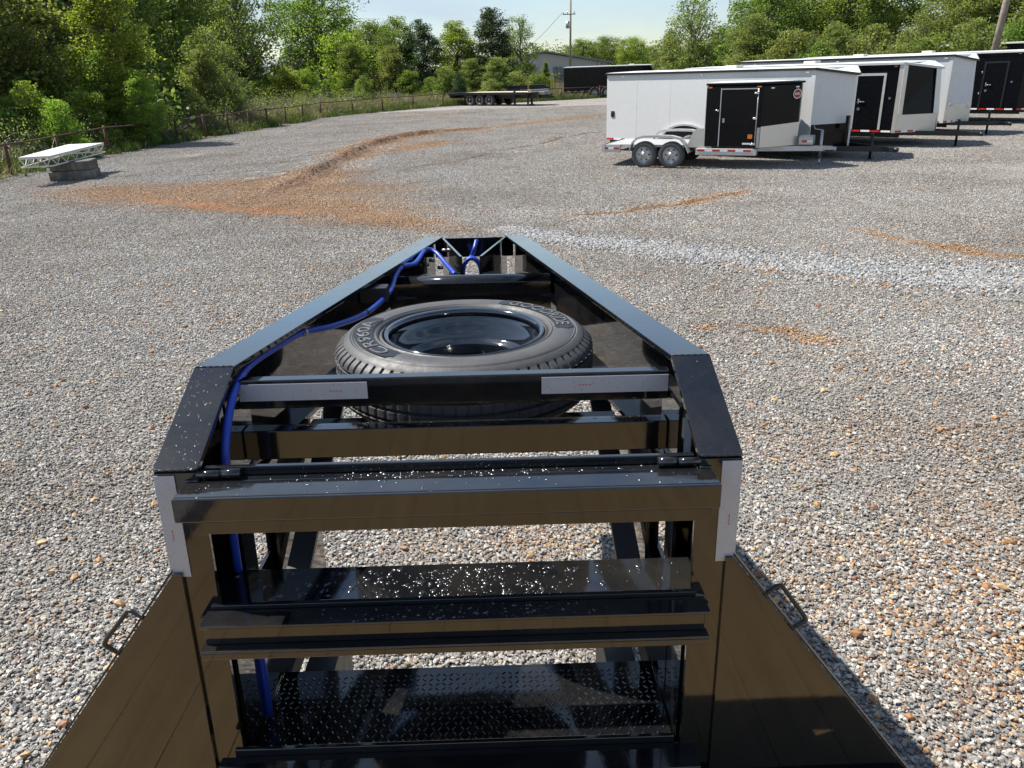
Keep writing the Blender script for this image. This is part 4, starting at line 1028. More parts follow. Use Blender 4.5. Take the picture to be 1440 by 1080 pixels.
t = MB(); t.box((cx1 - .07, .03, .53), (cx1 + .0, .0385, 1.0)); t.build("tread_plate_trim", M['steel'], h)
for k_ in (.22, .86):
    p = na + nd * k_ + nn * .004; t = MB(); t.bar((p.x - .03 * nd.x, p.y - .03 * nd.y, 1.90), (p.x + .05 * nd.x, p.y + .05 * nd.y, 1.90), .02, .03); t.build("marker_light", M['whitetape'], h)
# oval badge on the cabin
p = na + nd * .88 + nn * .006; zc_ = 1.74; u_ = nd.normalized()
def oval(rx, rz, off, m_, nm, par):
    t = MB(); t.prism([tuple(p + u_ * (rx * math.cos(a)) + Vector((0, 0, zc_ + rz * math.sin(a))) + nn * off) for a in np.linspace(0, 2 * math.pi, 25)[:-1]], tuple(nn * .003)); return t.build(nm, m_, par)
bd_ = oval(.125, .115, 0, M['whitetape'], "oval_badge", cb); oval(.108, .098, .0035, paint("badge_red", (.30, .03, .02), rough=.4), "badge_field", cb)
t = MB()
for i_ in range(7):
    c_ = p + u_ * (-.07 + .022 * i_) + nn * .007; t.bar(tuple(c_ + Vector((0, 0, zc_ - .022))), tuple(c_ + Vector((0, 0, zc_ + .022))), .010, .004, tuple(nn))
t.build("badge_lettering", M['whitetape'], cb, kind='stuff')
# tongue
for ya in (.45, wd - .45): t = MB(); t.bar((cx1 - .3, ya, .46), (cx1 + 1.45, wd / 2, .44), .06, .12); t.build("tongue_bar", M['alu'], h)
t = MB(); t.box((cx1 + 1.2, wd / 2 - .05, .40), (cx1 + 1.62, wd / 2 + .05, .50)); t.tube([(cx1 + 1.60, wd / 2, .44), (cx1 + 1.72, wd / 2, .42)], .055, 12); t.build("coupler", M['steel'], h, bevel=.01)
t = MB(); t.tube([(cx1 + 1.35, wd / 2, .2), (cx1 + 1.35, wd / 2, .88)], .035, 10); t.tube([(cx1 + 1.35, wd / 2, .03), (cx1 + 1.35, wd / 2, .2)], .025, 8); t.tube([(cx1 + 1.35, wd / 2, .88), (cx1 + 1.18, wd / 2 - .05, .90), (cx1 + 1.15, wd / 2 - .05, .98)], .012, 6); t.build("jack", M['steel'], h)
t = MB(); t.box((cx1 + .84, wd / 2 - .25, .53), (cx1 + 1.18, wd / 2 + .25, .74)); t.build("battery_box", M['steel'], h, bevel=.02)
tape_strip(h, (cx1 + .92, wd / 2 - .253, .60), (cx1 + 1.16, wd / 2 - .253, .60), .05, 2)

# ------------------------------------------------------------------ black trailer far behind
bt = enclosed((16.2, 71.2), 10.8, 2.6, .55, 2.62, .6, M['tblack'], M['tblack'], "black enclosed trailer parked far back beside the flatbed", trim=M['roof'], head=R(6), group=None, tandem=False, dip=.05)
for xa in (-8.1, -7.05): wheel(bt, xa, .0, .40, .40, .2, -1, M['alu'])
for xa in (-8.1, -7.05):
    t = MB(); t.lathe([(.46, .0), (.50, .0), (.50, .14), (.46, .14)], 24, Matrix.Translation((xa, -.002, .42)) @ Matrix.Rotation(math.pi / 2, 4, 'X'), closed=True); t.build("fender_trim", M['alu'], bt)
q = G(797, 136.5); jb = empty("orange_crate", (q[0], q[1] - .5, 0), .1, label="small orange crate under the rear of the far black trailer", cat="crate")
t = MB(); t.box((-.5, -.3, 0), (.5, .3, .45)); t.build("crate_body", M['orange'], jb, bevel=.02); t = MB(); t.box((-.56, -.34, .455), (.56, .34, .53)); t.build("crate_lid", M['orange'], jb, bevel=.02)

# ------------------------------------------------------------------ triple axle flatbed
pa, pb = G(632, 150.5), G(783, 150.5)
fb_ = empty("flatbed_trailer", (pa[0], pa[1] + 2.2, 0), math.atan2(pb[1] - pa[1] - 1.2, pb[0] - pa[0]), label="black triple axle flatbed trailer with pale board deck by the fence", cat="trailer")
LF = 8.6
for i in range(10): t = MB(); t.box((1.2, .08 + i * .235, .92), (LF - .6, .08 + (i + 1) * .235 - .012, .965)); t.build("deck_board", M['palewood'], fb_)
for ya in (0, 2.44): t = MB(); t.box((0.9, ya, .80), (LF - .5, ya + .07, .98)); t.build("side_rail", M['black_flat'], fb_)
t = MB(); t.prism([(-.3, 0, .80), (.95, 0, .78), (.95, 0, .95), (-.3, 0, .95)], (0, 2.5, 0)); t.build("dovetail", M['black_flat'], fb_)
t = MB(); t.box((-.35, .2, .55), (.2, 2.3, .85)); t.build("bumper", M['black_flat'], fb_)
for ya in (.5, 1.95): t = MB(); t.box((1., ya, .52), (LF + .3, ya + .1, .80)); t.build("main_beam", M['black_flat'], fb_)
for xa in (2.1, 3.15, 4.2): wheel(fb_, xa, .22, .41, .41, .32, -1, M['black_flat']); wheel(fb_, xa, 2.3, .41, .41, .32, 1, M['black_flat'])
for ya in (.25, 2.2):
    t = MB(); t.box((6.6, ya, .05), (6.72, ya + .12, 1.1)); t.box((6.5, ya - .06, 0), (6.82, ya + .18, .05)); t.build("jack_leg", M['black_flat'], fb_)
t = MB(); t.box((7.9, .3, .05), (8.0, .4, .95)); t.build("jack_leg", M['black_flat'], fb_)
t = MB(); t.bar((LF - .5, .5, .62), (LF + 1.0, 1.2, .60), .1, .18); t.bar((LF - .5, 2.0, .62), (LF + 1.0, 1.3, .60), .1, .18); t.build("tongue", M['black_flat'], fb_)
t = MB(); t.box((LF - .55, .2, .985), (LF - .2, 2.3, 1.12)); t.box((LF - .1, .9, .75), (LF + .5, 1.6, 1.0)); t.build("tool_tray", M['steel'], fb_, bevel=.02)
q = G(760, 140); yr = empty("yellow_rack", (q[0], q[1] + 1.5, 0), .1, label="open yellow steel frames standing behind the flatbed", cat="rack")
for nm, xa, w_, hh_ in (("tall_frame", 1.3, 2.6, 2.0), ("low_frame", -4.4, 3.4, 1.9)):
    t = MB()
    for yy in (0, 1.2):
        t.bar((xa, yy, 0), (xa, yy, hh_), .09, .09, (0, 1, 0)); t.bar((xa + w_, yy, 0), (xa + w_, yy, hh_), .09, .09, (0, 1, 0)); t.bar((xa, yy, hh_), (xa + w_, yy, hh_), .09, .09); t.bar((xa, yy, hh_ * .72), (xa + w_, yy, hh_ * .72), .05, .05)
    t.build(nm, M['yellow'], yr)
t = MB(); t.box((-4.6, .1, .3), (1.0, 1.1, 1.05)); t.box((-4.2, .2, 1.06), (.6, 1., 1.2)); t.build("stacked_steel", M['black_flat'], yr, bevel=.03)

# ------------------------------------------------------------------ white truss frame on a concrete block
rz_ = .80
cs = [G(25, 221.5, rz_ - .02), G(67, 219.5, rz_ - .05), G(146, 200.5, rz_ + .05), G(95, 203, rz_ + .05)]
cs[1] = G(70, 219, rz_ - .04)
c0 = sum(cs) / 4
bk = empty("concrete_block", (c0[0] + .30, c0[1] - .15, 0), R(12), label="dark mossy concrete block under the white truss frame", cat="block")
t = MB(); t.box((-.56, -.45, 0), (.56, .5, .26)); t.build("lower_course", M['concrete'], bk, bevel=.03)
t = MB(); t.box((-.52, -.40, .262), (.55, .46, .52)); t.build("upper_course", M['concrete'], bk, bevel=.04)
tf = empty("truss_frame", (c0[0], c0[1], 0), 0, label="white truss frame with flat pale top resting on the concrete block", cat="frame")
tops = [Vector((q[0] - c0[0], q[1] - c0[1], q[2])) for q in cs]; ctr = sum(tops, Vector()) / 4
t = MB(); t.prism(tops, (0, 0, -.035)); t.build("top_sheet", M['frame_white'], tf, bevel=.004)
for i in range(4):
    a, b_ = tops[i] - Vector((0, 0, .05)), tops[(i + 1) % 4] - Vector((0, 0, .05)); dn = Vector((0, 0, -.22)); t = MB()
    a = a + (ctr - a) * .02; b_ = b_ + (ctr - b_) * .02
    t.bar(a, b_, .035, .03); t.bar(a + dn, b_ + dn, .035, .03); t.build("truss_rail", M['frame_white'], tf)
    n_ = max(6, int((b_ - a).length / .22)); n_ -= n_ % 2
    for k in range(n_):
        p = a + (b_ - a) * (k / n_) + (dn if k % 2 else Vector()); q = a + (b_ - a) * ((k + 1) / n_) + (Vector() if k % 2 else dn); t = MB(); t.bar(p, q, .018, .018, (0, .3, 1)); t.build("truss_web", M['frame_white'], tf)
# ------------------------------------------------------------------ fence
fe = empty("pipe_fence", (FENCE[2][0], FENCE[2][1], 0), 0, label="rusty brown pipe fence with a single top rail along the gravel", cat="fence")
FO = Vector((FENCE[2][0], FENCE[2][1], 0)); tpts = []
for i, q in enumerate(FENCE):
    b_ = Vector((q[0], q[1], 0)) - FO; lean = Vector((random.uniform(-.03, .03), random.uniform(-.03, .03), 1.02 + random.uniform(-.04, .04))); t = MB(); t.tube([b_ - Vector((0, 0, .1)), b_ + lean], .055, 10); t.build("post", M['rust'], fe); tpts.append(b_ + lean * .93)
for a, b_ in zip(tpts[:-1], tpts[1:]):
    t = MB(); mdp = (a + b_) / 2 - Vector((0, 0, random.uniform(0, .03))); t.tube([a, mdp, b_], .028, 8); t.build("rail", M['rust'], fe)
    t = MB(); dnw = Vector((0, 0, .42)); t.tube([a - dnw, mdp - dnw, b_ - dnw], .008, 5); t.build("cable", M['rust'], fe)

# ------------------------------------------------------------------ buildings and poles
bx_ = empty("pale_blue_house", (-33., 128, 0), R(-8), label="pale blue house with grey roof half hidden by trees", cat="house")
t = MB(); t.box((-5, 0, 0), (5, 8, 3.0)); t.prism([(-5, 0, 3.001), (-5, 8, 3.001), (-5, 4, 4.7)], (10, 0, 0)); t.build("wall", M['wallblue'], bx_)
t = MB(); t.prism([(-5.4, -.5, 2.85), (-5.4, 4, 4.85), (-5.4, 4, 5.0), (-5.4, -.5, 3.0)], (10.8, 0, 0)); t.prism([(-5.4, 8.5, 2.85), (-5.4, 4.01, 4.85), (-5.4, 4.01, 5.0), (-5.4, 8.5, 3.0)], (10.8, 0, 0)); t.build("roof", M['roofgrey'], bx_)
for xa in (-3.2, 1.6):
    t = MB(); t.box((xa, -.08, .9), (xa + 1.5, .0, 2.2)); wf = t.build("window", M['whitetape'], bx_); t = MB(); t.box((xa + .1, -.10, 1.), (xa + 1.4, -.081, 2.1)); t.build("pane", M['glass'], wf)
t = MB(); t.box((-.9, -.06, 0), (.1, 0, 2.1)); t.build("door", M['whitetape'], bx_)
wb = empty("white_metal_building", (5.5, 112, 0), R(4), label="white metal building with grey gable roof behind the brush", cat="building")
t = MB(); t.box((-8, 0, 0), (9, 14, 3.0)); t.build("wall", M['wallwhite'], wb)
t = MB(); t.prism([(-8.2, -.02, 3.0), (-2, -.02, 4.3), (.5, -.02, 4.45), (9.2, -.02, 3.0)], (0, 14, 0)); t.build("gable", M['wallwhite'], wb)
t = MB(); t.prism([(-8.6, -.6, 2.95), (-1, -.6, 4.4), (.5, -.6, 4.55), (.5, -.6, 4.75), (-1, -.6, 4.6), (-8.6, -.6, 3.15)], (0, 15, 0)); t.prism([(9.6, -.6, 2.95), (.501, -.6, 4.55), (.501, -.6, 4.75), (9.6, -.6, 3.15)], (0, 15, 0)); t.build("roof", M['roofgrey'], wb)
for xa in np.arange(-7.5, 9, 1.0): t = MB(); t.box((xa, -.06, .05), (xa + .06, -.001, 2.95)); t.build("rib", M['wallwhite'], wb)
t = MB(); t.box((1.5, -.08, 0), (4.7, -.0, 2.7)); t.build("roller_door", M['roofgrey'], wb)
t = MB(); t.box((-6, -.08, 1.1), (-4.6, -.0, 2.1)); t.build("window", M['glass'], wb)
up = empty("utility_pole", (8.8, 106, 0), 0, label="tall wooden utility pole with transformer beside the white building", cat="utility pole")
t = MB(); t.tube([(0, 0, 0), (0.12, 0, 10.9)], [.17, .11], 12); t.build("shaft", M['pole'], up)
t = MB(); t.tube([(-.28, -.25, 7.1), (-.28, -.25, 7.9)], .24, 14); t.build("transformer", M['steel'], up)
t = MB(); t.bar((-.9, -.15, 8.7), (.7, -.15, 8.7), .1, .1); t.build("crossarm", M['pole'], up)
for xa in (-.8, -.3, .55): t = MB(); t.tube([(xa, -.15, 8.75), (xa, -.15, 9.0)], .05, 8); t.build("insulator", M['steel'], up)
wp = [Vector((-.8, -.15, 9.0)), Vector((-4.5, 2, 5.7)), Vector((-9., 4, 3.4))]; t = MB(); t.tube(smooth(wp, 8), .022, 5); t.build("service_wire", M['rubber_dark'], up)
pd = G(1370, 200)[:2]; pd = pd / np.linalg.norm(pd) * 45; u2 = empty("bare_pole", (pd[0], pd[1], 0), 0, label="pale weathered pole leaning above the black trailer roofs", cat="utility pole")
t = MB(); t.tube([(0, 0, 0), (.55, 0, 9.5)], [.17, .12], 12); t.build("shaft", M['pole'], u2)
t = MB(); t.tube([(.545, 0, 9.4), (.56, 0, 9.55)], .14, 12); t.build("cap", M['steel'], u2)


# ------------------------------------------------------------------ trees
def leaves(cent, n, spread, size, rnd_c, flatten=1.0, needle=False):
    """n rhombic leaves about each centre"""
    k = len(cent); c = np.repeat(cent, n, 0) + rng.normal(0, 1, (k * n, 3)).clip(-1.55, 1.55) * np.repeat(spread, n)[:, None] * np.array([1, 1, flatten]); m_ = len(c)
    a = rng.normal(0, 1, (m_, 3)); a /= np.linalg.norm(a, axis=1)[:, None]; b = rng.normal(0, 1, (m_, 3)) + np.array([0, 0, .0]); b -= a * (a * b).sum(1)[:, None]; b /= np.linalg.norm(b, axis=1)[:, None]
    if needle: a[:, 2] = np.abs(a[:, 2]) * .5 + .15
    s = size * rng.uniform(.6, 1.25, m_)[:, None]; wd_ = .22 if needle else .6
    v = np.stack([c - a * s * .5, c + b * s * wd_ * .5, c + a * s * .5, c - b * s * wd_ * .5], 1).reshape(-1, 3)
    f = np.arange(m_ * 4).reshape(-1, 4); r_ = np.clip(np.repeat(rnd_c, n) + rng.normal(0, .22, m_), 0, 1)
    return v, f, r_


def tree_meshes(kind, seed):
    """unit-height tree: (trunk mesh, crown mesh); z 0..1"""
    global rng
    rng = np.random.default_rng(seed); rd = random.Random(seed); t = MB()
    P_ = dict(broad=(.30, .22, 190, 150, .018, .046), column=(.16, .06, 140, 150, .016, .030), bush=(.46, .02, 120, 110, .038, .062), cedar=(.21, .03, 210, 110, .028, .022), pine=(.22, .08, 230, 120, .028, .032), airy=(.27, .2, 150, 60, .019, .034), tall=(.24, .10, 190, 140, .018, .038))[kind]
    Rm, zlo, nc, nl, ls, sp = P_
    cs_ = []
    lob = [rng.uniform(0, 6.28) for _ in range(4)]
    while len(cs_) < nc:
        z = rng.uniform(zlo, 1.0); a = rng.uniform(0, 6.283); tt = (z - zlo) / (1 - zlo)
        if kind == 'cedar': env = (1 - tt) ** .75 * (tt + .12) ** .22 * 1.05
        elif kind == 'pine': env = (1 - tt) ** .6 * (tt + .2) ** .4 * 1.25
        elif kind == 'column': env = math.sin(math.pi * min(1, tt * .80 + .16)) ** .7
        elif kind == 'bush': env = math.sqrt(max(0, 1 - tt ** 2)) * (1 if tt > .1 else .8)
        else: env = math.sin(math.pi * min(1, tt * .78 + .17)) ** .65
        env *= 1 + .20 * math.sin(a * 2 + lob[0] + z * 7) + .14 * math.sin(a * 3 + lob[1] - z * 11) + .08 * math.sin(z * 23 + lob[2])
        if rng.random() > env / 1.3 + .12: continue
        r_ = Rm * env * (rng.random() ** .38)
        cs_.append((r_ * math.cos(a), r_ * math.sin(a), z * .97))
    cs_ = np.array(cs_)
    # trunk and limbs
    bend = [Vector((0, 0, 0))]; nst = 7; top = .93 if kind in ('cedar', 'pine', 'column', 'tall') else .72
    for i in range(1, nst + 1): bend.append(Vector((rd.gauss(0, .010) * i ** .5, rd.gauss(0, .010) * i ** .5, top * i / nst)))
    r0 = .022 if kind not in ('bush', 'column') else .012
    if kind != 'bush': t.tube(bend, [r0 * (1 - .85 * i / nst) for i in range(nst + 1)], 7)
    else:
        for i in range(6):
            a = rd.uniform(0, 6.28); e = Vector((.28 * math.cos(a), .28 * math.sin(a), rd.uniform(.5, .85))); t.tube([Vector((.03 * math.cos(a), .03 * math.sin(a), 0)), e * .5 + Vector((0, 0, .1)), e], [.012, .008, .003], 5)

    def trunk_at(z):
        i = min(nst - 1, max(0, int(z / top * nst))); return bend[i].lerp(bend[i + 1], min(1, max(0, z / top * nst - i)))
    for c in cs_[::(2 if kind in ('broad', 'airy', 'tall') else 3)]:
        c = Vector(c); z0 = max(zlo * .8, c.z - (.10 + .7 * math.hypot(c.x, c.y)) if kind not in ('pine', 'cedar') else c.z + .02); s0 = trunk_at(min(z0, top * .98)) if kind != 'bush' else Vector((0, 0, .05))
        md = s0.lerp(c, .5) + Vector((rd.gauss(0, .012), rd.gauss(0, .012), -.01 + rd.gauss(0, .01))); w_ = .0065 if kind != 'bush' else .004
        t.tube([s0, md, c], [w_, w_ * .6, w_ * .2], 4, caps=False)
        if kind in ('airy', 'broad'):
            for _ in range(2): e = c + Vector((rd.gauss(0, .05), rd.gauss(0, .05), rd.gauss(.01, .04))); t.tube([c, e], [w_ * .3, w_ * .12], 3, caps=False)
    tm_ = t.mesh("trunk", M['bark'])
    rc = np.clip(rng.normal(.5, .2, nc), 0, 1)
    v, f, r_ = leaves(cs_, nl, sp * rng.uniform(.6, 1.35, nc), ls, rc, .75 if kind != 'pine' else .45, needle=kind in ('pine', 'cedar'))
    v[:, 2] = np.maximum(v[:, 2], .005)
    return tm_, (v, f, r_)


LM = {'fresh': M['leaf_fresh'], 'mid': M['leaf_mid'], 'olive': M['leaf_olive'], 'dark': M['leaf_dark'], 'pine': M['leaf_pine']}
cache = {}


def get(kind, var, colr):
    k = (kind, var, colr)
    if k not in cache:
        if (kind, var) not in cache: cache[(kind, var)] = tree_meshes(kind, 100 + var * 17 + len(kind) * 5)
        tm_, (v, f, r_) = cache[(kind, var)]; cache[k] = (tm_, np_mesh("crown", v, f, LM[colr], {"rnd": r_}))
    return cache[k]


def plant_at(u, ytop, d, kind, colr, wpx, label, cat="tree", group=None, var=0, name=None, lift=0.0):
    """stands at ground distance d in photo direction u; ytop gives its height, wpx its crown width"""
    dr_ = G(u, 300)[:2]; dr_ = dr_ / np.linalg.norm(dr_); X_, Y_ = dr_ * d
    zlo_, zhi_ = -5., 60.
    for _ in range(30):
        zm = (zlo_ + zhi_) / 2
        if px((X_, Y_, zm))[1] > ytop: zlo_ = zm
        else: zhi_ = zm
    hgt = max(.4, zlo_); dep = px((X_, Y_, 2))[2]; wm = 1.12 * wpx * dep / 1081.
    Rm = dict(broad=.30, column=.16, bush=.46, cedar=.21, pine=.22, airy=.27, tall=.24)[kind] * 2 * 1.15
    tm_, cm = get(kind, var, colr)
    nm = name or {"bush": "bush", "cedar": "cedar_tree", "pine": "pine_tree"}.get(kind, "broadleaf_tree")
    r = empty(nm, (X_, Y_, 0), random.uniform(0, 6.28), label=label, cat=cat, group=group); r.scale = (wm / Rm, wm / Rm, hgt)
    link("trunk", tm_, r); link("crown", cm, r); return r


T_ = plant_at
# left: dark mass of evergreens with bright saplings in front
T_(-60, -150, 38, 'pine', 'olive', 190, "loose grey-green pine cut by the left edge of the picture", var=0)
T_(35, -120, 41, 'tall', 'olive', 170, "loose grey-green tree at the far left behind bright bushes", var=1)
T_(110, -150, 44, 'pine', 'pine', 150, "tall dense pine just left of the bright slender tree", var=0)
T_(170, -160, 48, 'pine', 'dark', 160, "tall dark pine standing behind the bright slender tree", var=1)
T_(225, -100, 55, 'tall', 'mid', 120, "dark broadleaf tree peeking right of the bright slender tree", var=0)
T_(0, -200, 62, 'tall', 'mid', 230, "dense tree filling behind the far left pines", var=0)
T_(95, -200, 66, 'broad', 'mid', 240, "wide dense tree behind the left pines", var=1)
T_(190, -180, 64, 'tall', 'mid', 200, "dense green tree behind the bright slender tree", var=1)
T_(262, -160, 70, 'broad', 'mid', 150, "dense tree just right of the dark pines", var=0)
T_(-20, 60, 38, 'bush', 'olive', 120, "olive bush at the left edge under the pines", "bush", var=0)
T_(203, -60, 39, 'column', 'fresh', 92, "bright green slender tree rising above the left bushes", var=0)
T_(182, 70, 38, 'column', 'fresh', 60, "short bright sapling hugging the slender bright tree", var=1)
T_(232, 95, 37, 'column', 'fresh', 46, "thin green sapling right of the bright slender tree", var=2)
for u, yt, d, w_, lb in ((15, 128, 30, 80, "bright bush at the left edge behind the first fence post"), (75, 112, 31, 90, "tall bright bush above the left end of the white truss frame"), (112, 132, 28.5, 62, "bright bush directly above the white truss frame"), (152, 120, 32, 84, "bright bush behind the right end of the truss frame"), (188, 135, 33, 60, "low bright bush left of the slender tree's foot"), (222, 150, 35, 50, "small bright bush right of the slender tree's foot")):
    T_(u, yt + 6, d + 5, 'bush', 'fresh', w_, lb, "bush", "bright bushes behind the left fence", var=int(u) % 2)
T_(330, 38, 49, 'airy', 'olive', 84, "olive half-bare sapling clump over the fence bend", var=0)
T_(318, 62, 48, 'column', 'olive', 44, "slim olive sapling in the half-bare clump", var=1)
T_(352, 100, 50, 'airy', 'olive', 44, "short twiggy sapling right of the olive clump", var=1)
T_(295, 125, 46, 'bush', 'olive', 60, "olive bush at the foot of the half-bare clump", "bush", var=1)
T_(262, 132, 47, 'bush', 'mid', 54, "dark low bush between slender tree and olive clump", "bush", var=0)
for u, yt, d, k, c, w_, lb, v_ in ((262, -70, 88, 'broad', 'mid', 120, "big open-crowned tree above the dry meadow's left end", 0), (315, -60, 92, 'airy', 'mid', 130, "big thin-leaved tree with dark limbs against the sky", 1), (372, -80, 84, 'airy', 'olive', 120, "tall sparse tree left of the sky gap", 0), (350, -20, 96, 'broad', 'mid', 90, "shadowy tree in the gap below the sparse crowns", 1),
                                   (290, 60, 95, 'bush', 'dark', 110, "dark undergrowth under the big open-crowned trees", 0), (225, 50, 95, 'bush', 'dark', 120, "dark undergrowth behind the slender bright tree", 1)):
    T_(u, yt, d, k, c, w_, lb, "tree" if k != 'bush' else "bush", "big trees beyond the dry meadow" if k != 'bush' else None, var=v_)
T_(393, 64, 98, 'cedar', 'mid', 38, "small round dark tree left of the pale blue house", var=0, name="broadleaf_tree")
T_(476, -22, 112, 'broad', 'mid', 128, "large rounded tree rising behind the pale blue house", var=0)
T_(438, 66, 108, 'airy', 'dark', 40, "dark twiggy tree in front of the pale blue house", var=0)
T_(502, 44, 84, 'bush', 'fresh', 84, "rounded bright tree right of the pale blue house", "tree", var=0, name="broadleaf_tree")
T_(515, 60, 80, 'column', 'mid', 40, "darker sapling in front of the rounded bright tree", var=0)
T_(545, 30, 92, 'broad', 'mid', 70, "green tree filling the gap behind the rounded bright tree", var=1)
T_(577, 22, 86, 'tall', 'mid', 62, "tall green tree left of its darker twin", var=0)
T_(610, 26, 84, 'column', 'dark', 48, "tall darker tree between two light ones", var=1)
T_(566, 60, 82, 'column', 'olive', 40, "olive sapling before the tall green tree", var=2)
T_(652, 30, 86, 'tall', 'fresh', 66, "light green tree left of the dark cone-shaped cedar", var=1)
T_(702, 10, 84, 'column', 'dark', 60, "dark cone-shaped cedar rising highest mid-picture", var=0)
T_(736, 22, 94, 'airy', 'mid', 54, "thin-leaved tree against the sky right of the dark cedar", var=0)
for u, yt, d, k, c, w_, lb in ((640, 92, 74, 'bush', 'olive', 46, "olive bush below the light green tree"), (672, 82, 76, 'column', 'olive', 34, "olive sapling left under the dark cedar"), (706, 80, 74, 'column', 'olive', 38, "olive sapling just under the dark cedar"), (655, 104, 70, 'bush', 'dark', 24, "small dark bush near the flatbed's rear end"), (730, 100, 76, 'bush', 'olive', 44, "olive bush above the flatbed's front end"), (760, 104, 80, 'bush', 'mid', 40, "green bush before the white building"), (770, 86, 96, 'cedar', 'mid', 26, "small cedar against the white building"),
                               (527, 108, 66, 'bush', 'mid', 36, "round green bush alone in the dry meadow"), (482, 118, 70, 'cedar', 'dark', 16, "tiny dark cedar in the dry meadow"), (398, 130, 60, 'cedar', 'mid', 14, "tiny green shrub in the meadow near the fence"), (420, 92, 88, 'bush', 'fresh', 70, "bright low thicket below the pale blue house"), (590, 98, 80, 'bush', 'mid', 40, "green bush at the foot of the tall green trees"), (557, 100, 82, 'bush', 'olive', 40, "olive bush at the foot of the rounded bright tree"), (452, 96, 90, 'bush', 'fresh', 50, "second bright thicket right of the pale house corner"), (618, 108, 76, 'bush', 'mid', 30, "small bush at the foot of the darker twin tree"), (697, 112, 72, 'bush', 'olive', 44, "wide low bush right behind the flatbed deck"), (840, 108, 84, 'bush', 'mid', 70, "green bush left of the far black trailer")):
    T_(u, yt, d, k, c, w_, lb, "bush" if k == 'bush' else "tree", var=int(u) % 2)
# centre right, far
for u, yt, d, w_, c, lb in ((818, 54, 150, 46, 'mid', "small round tree right of the utility pole"), (850, 50, 155, 50, 'mid', "green tree above the far black trailer"), (885, 52, 150, 48, 'fresh', "light green tree left of the tall airy tree"), (905, 66, 160, 40, 'mid', "low dark tree left of the tall airy tree's foot")):
    T_(u, yt, d, 'broad', c, w_, lb, "tree", "far trees above the black trailer", var=int(u) % 2)
T_(962, -6, 62, 'airy', 'olive', 96, "tall airy tree rising over the white trailer roof", var=0)
T_(935, 40, 66, 'column', 'olive', 40, "olive sapling left of the tall airy tree", var=0)
T_(1000, 34, 66, 'tall', 'mid', 46, "mid green tree right of the tall airy tree", var=0)
T_(975, 60, 64, 'bush', 'olive', 80, "olive brush under the tall airy tree", "bush", var=0)
for u, yt, d, k, c, w_, lb, v_ in ((1060, -30, 58, 'broad', 'mid', 110, "dense green tree above the white trailer's nose", 0), (1040, 20, 55, 'tall', 'olive', 70, "yellow-green tree in front of the dense green one", 1), (1110, -60, 62, 'broad', 'mid', 130, "tallest dense tree over the first two trailers", 1), (1095, 40, 52, 'bush', 'olive', 90, "yellow-green brush above the white trailer's nose", 0), (1160, -40, 60, 'broad', 'mid', 120, "dense tree above the framed trailer door", 0), (1150, 30, 52, 'tall', 'olive', 80, "olive tree directly behind the framed-door trailer", 0),
                                   (1215, -50, 64, 'tall', 'mid', 110, "dark limbed tree left of the small sky gap", 0), (1200, 38, 51, 'bush', 'olive', 100, "cedar-like brush behind the polished nose trailer", 1), (1255, 30, 58, 'airy', 'olive', 90, "thin tree in the small sky gap", 1), (1300, -20, 60, 'broad', 'olive', 110, "pale leafy tree right of the small sky gap", 1), (1270, 50, 50, 'bush', 'mid', 100, "green brush above the white trailer in the row", 0), (1340, -50, 58, 'tall', 'olive', 110, "pale green tree left of the leaning pole", 1), (1330, 30, 50, 'bush', 'olive', 100, "olive brush above the rearmost roofs", 1),
                                   (1395, -60, 58, 'broad', 'mid', 110, "dense green tree behind the leaning pole", 0), (1455, -70, 54, 'tall', 'olive', 130, "yellow-leaved tree cut by the right edge", 0), (1390, 24, 53, 'bush', 'mid', 100, "green brush beside the leaning pole", 0), (1460, 20, 45, 'bush', 'olive', 110, "olive brush at the right edge above the last trailer", 1), (1520, -60, 52, 'broad', 'mid', 140, "green tree beyond the right edge", 1),
                                   (1130, 62, 50, 'bush', 'mid', 80, "mid green brush over the white trailer roof", 1), (1235, 60, 49, 'bush', 'olive', 80, "olive brush over the polished nose", 0)):
    T_(u, yt, d, k, c, w_, lb, "tree" if k != 'bush' else "bush", "trees behind the parked trailers", var=v_)
# far woods closing the view
rng = np.random.default_rng(55)
th = rng.uniform(-1.1, 1.1, 1500); dd = rng.uniform(175, 215, 1500); zc = rng.uniform(.3, 1, 1500) ** .7 * (4.0 + 2.5 * np.sin(th * 9) + 1.5 * np.sin(th * 23 + 1))
c = np.stack([dd * np.sin(th), dd * np.cos(th), np.abs(zc)], 1)
v, f, r_ = leaves(c, 95, rng.uniform(.9, 1.4, 1500), .45, np.clip(rng.normal(.45, .22, 1500), 0, 1)); v[:, 2] = np.abs(v[:, 2])
tag(link("distant_woods", np_mesh("distant_woods", v, f, M['leaf_far'], {"rnd": r_})), "far green tree line along the horizon", "woods", kind='stuff')
# undergrowth closing the base of the woods at left and right
c = []
for u0, u1, d0, d1, n_, h_ in ((-120, 260, 38, 60, 260, 2.6), (230, 420, 96, 110, 160, 3.0), (540, 760, 84, 100, 170, 3.0), (1000, 1560, 54, 72, 420, 3.8), (780, 1010, 110, 140, 120, 3.)):
    for _ in range(n_):
        d_ = G(random.uniform(u0, u1), 300)[:2]; d_ /= np.linalg.norm(d_); q = d_ * random.uniform(d0, d1); c.append((q[0], q[1], random.random() ** .8 * h_ * random.uniform(.5, 1)))
c = np.array(c); v, f, r_ = leaves(c, 80, rng.uniform(.4, .8, len(c)), .26, np.clip(rng.normal(.4, .22, len(c)), 0, 1)); v[:, 2] = np.abs(v[:, 2])
tag(link("undergrowth", np_mesh("undergrowth", v, f, M['leaf_mid'], {"rnd": r_})), "dense green undergrowth at the foot of the woods", "undergrowth", kind='stuff')


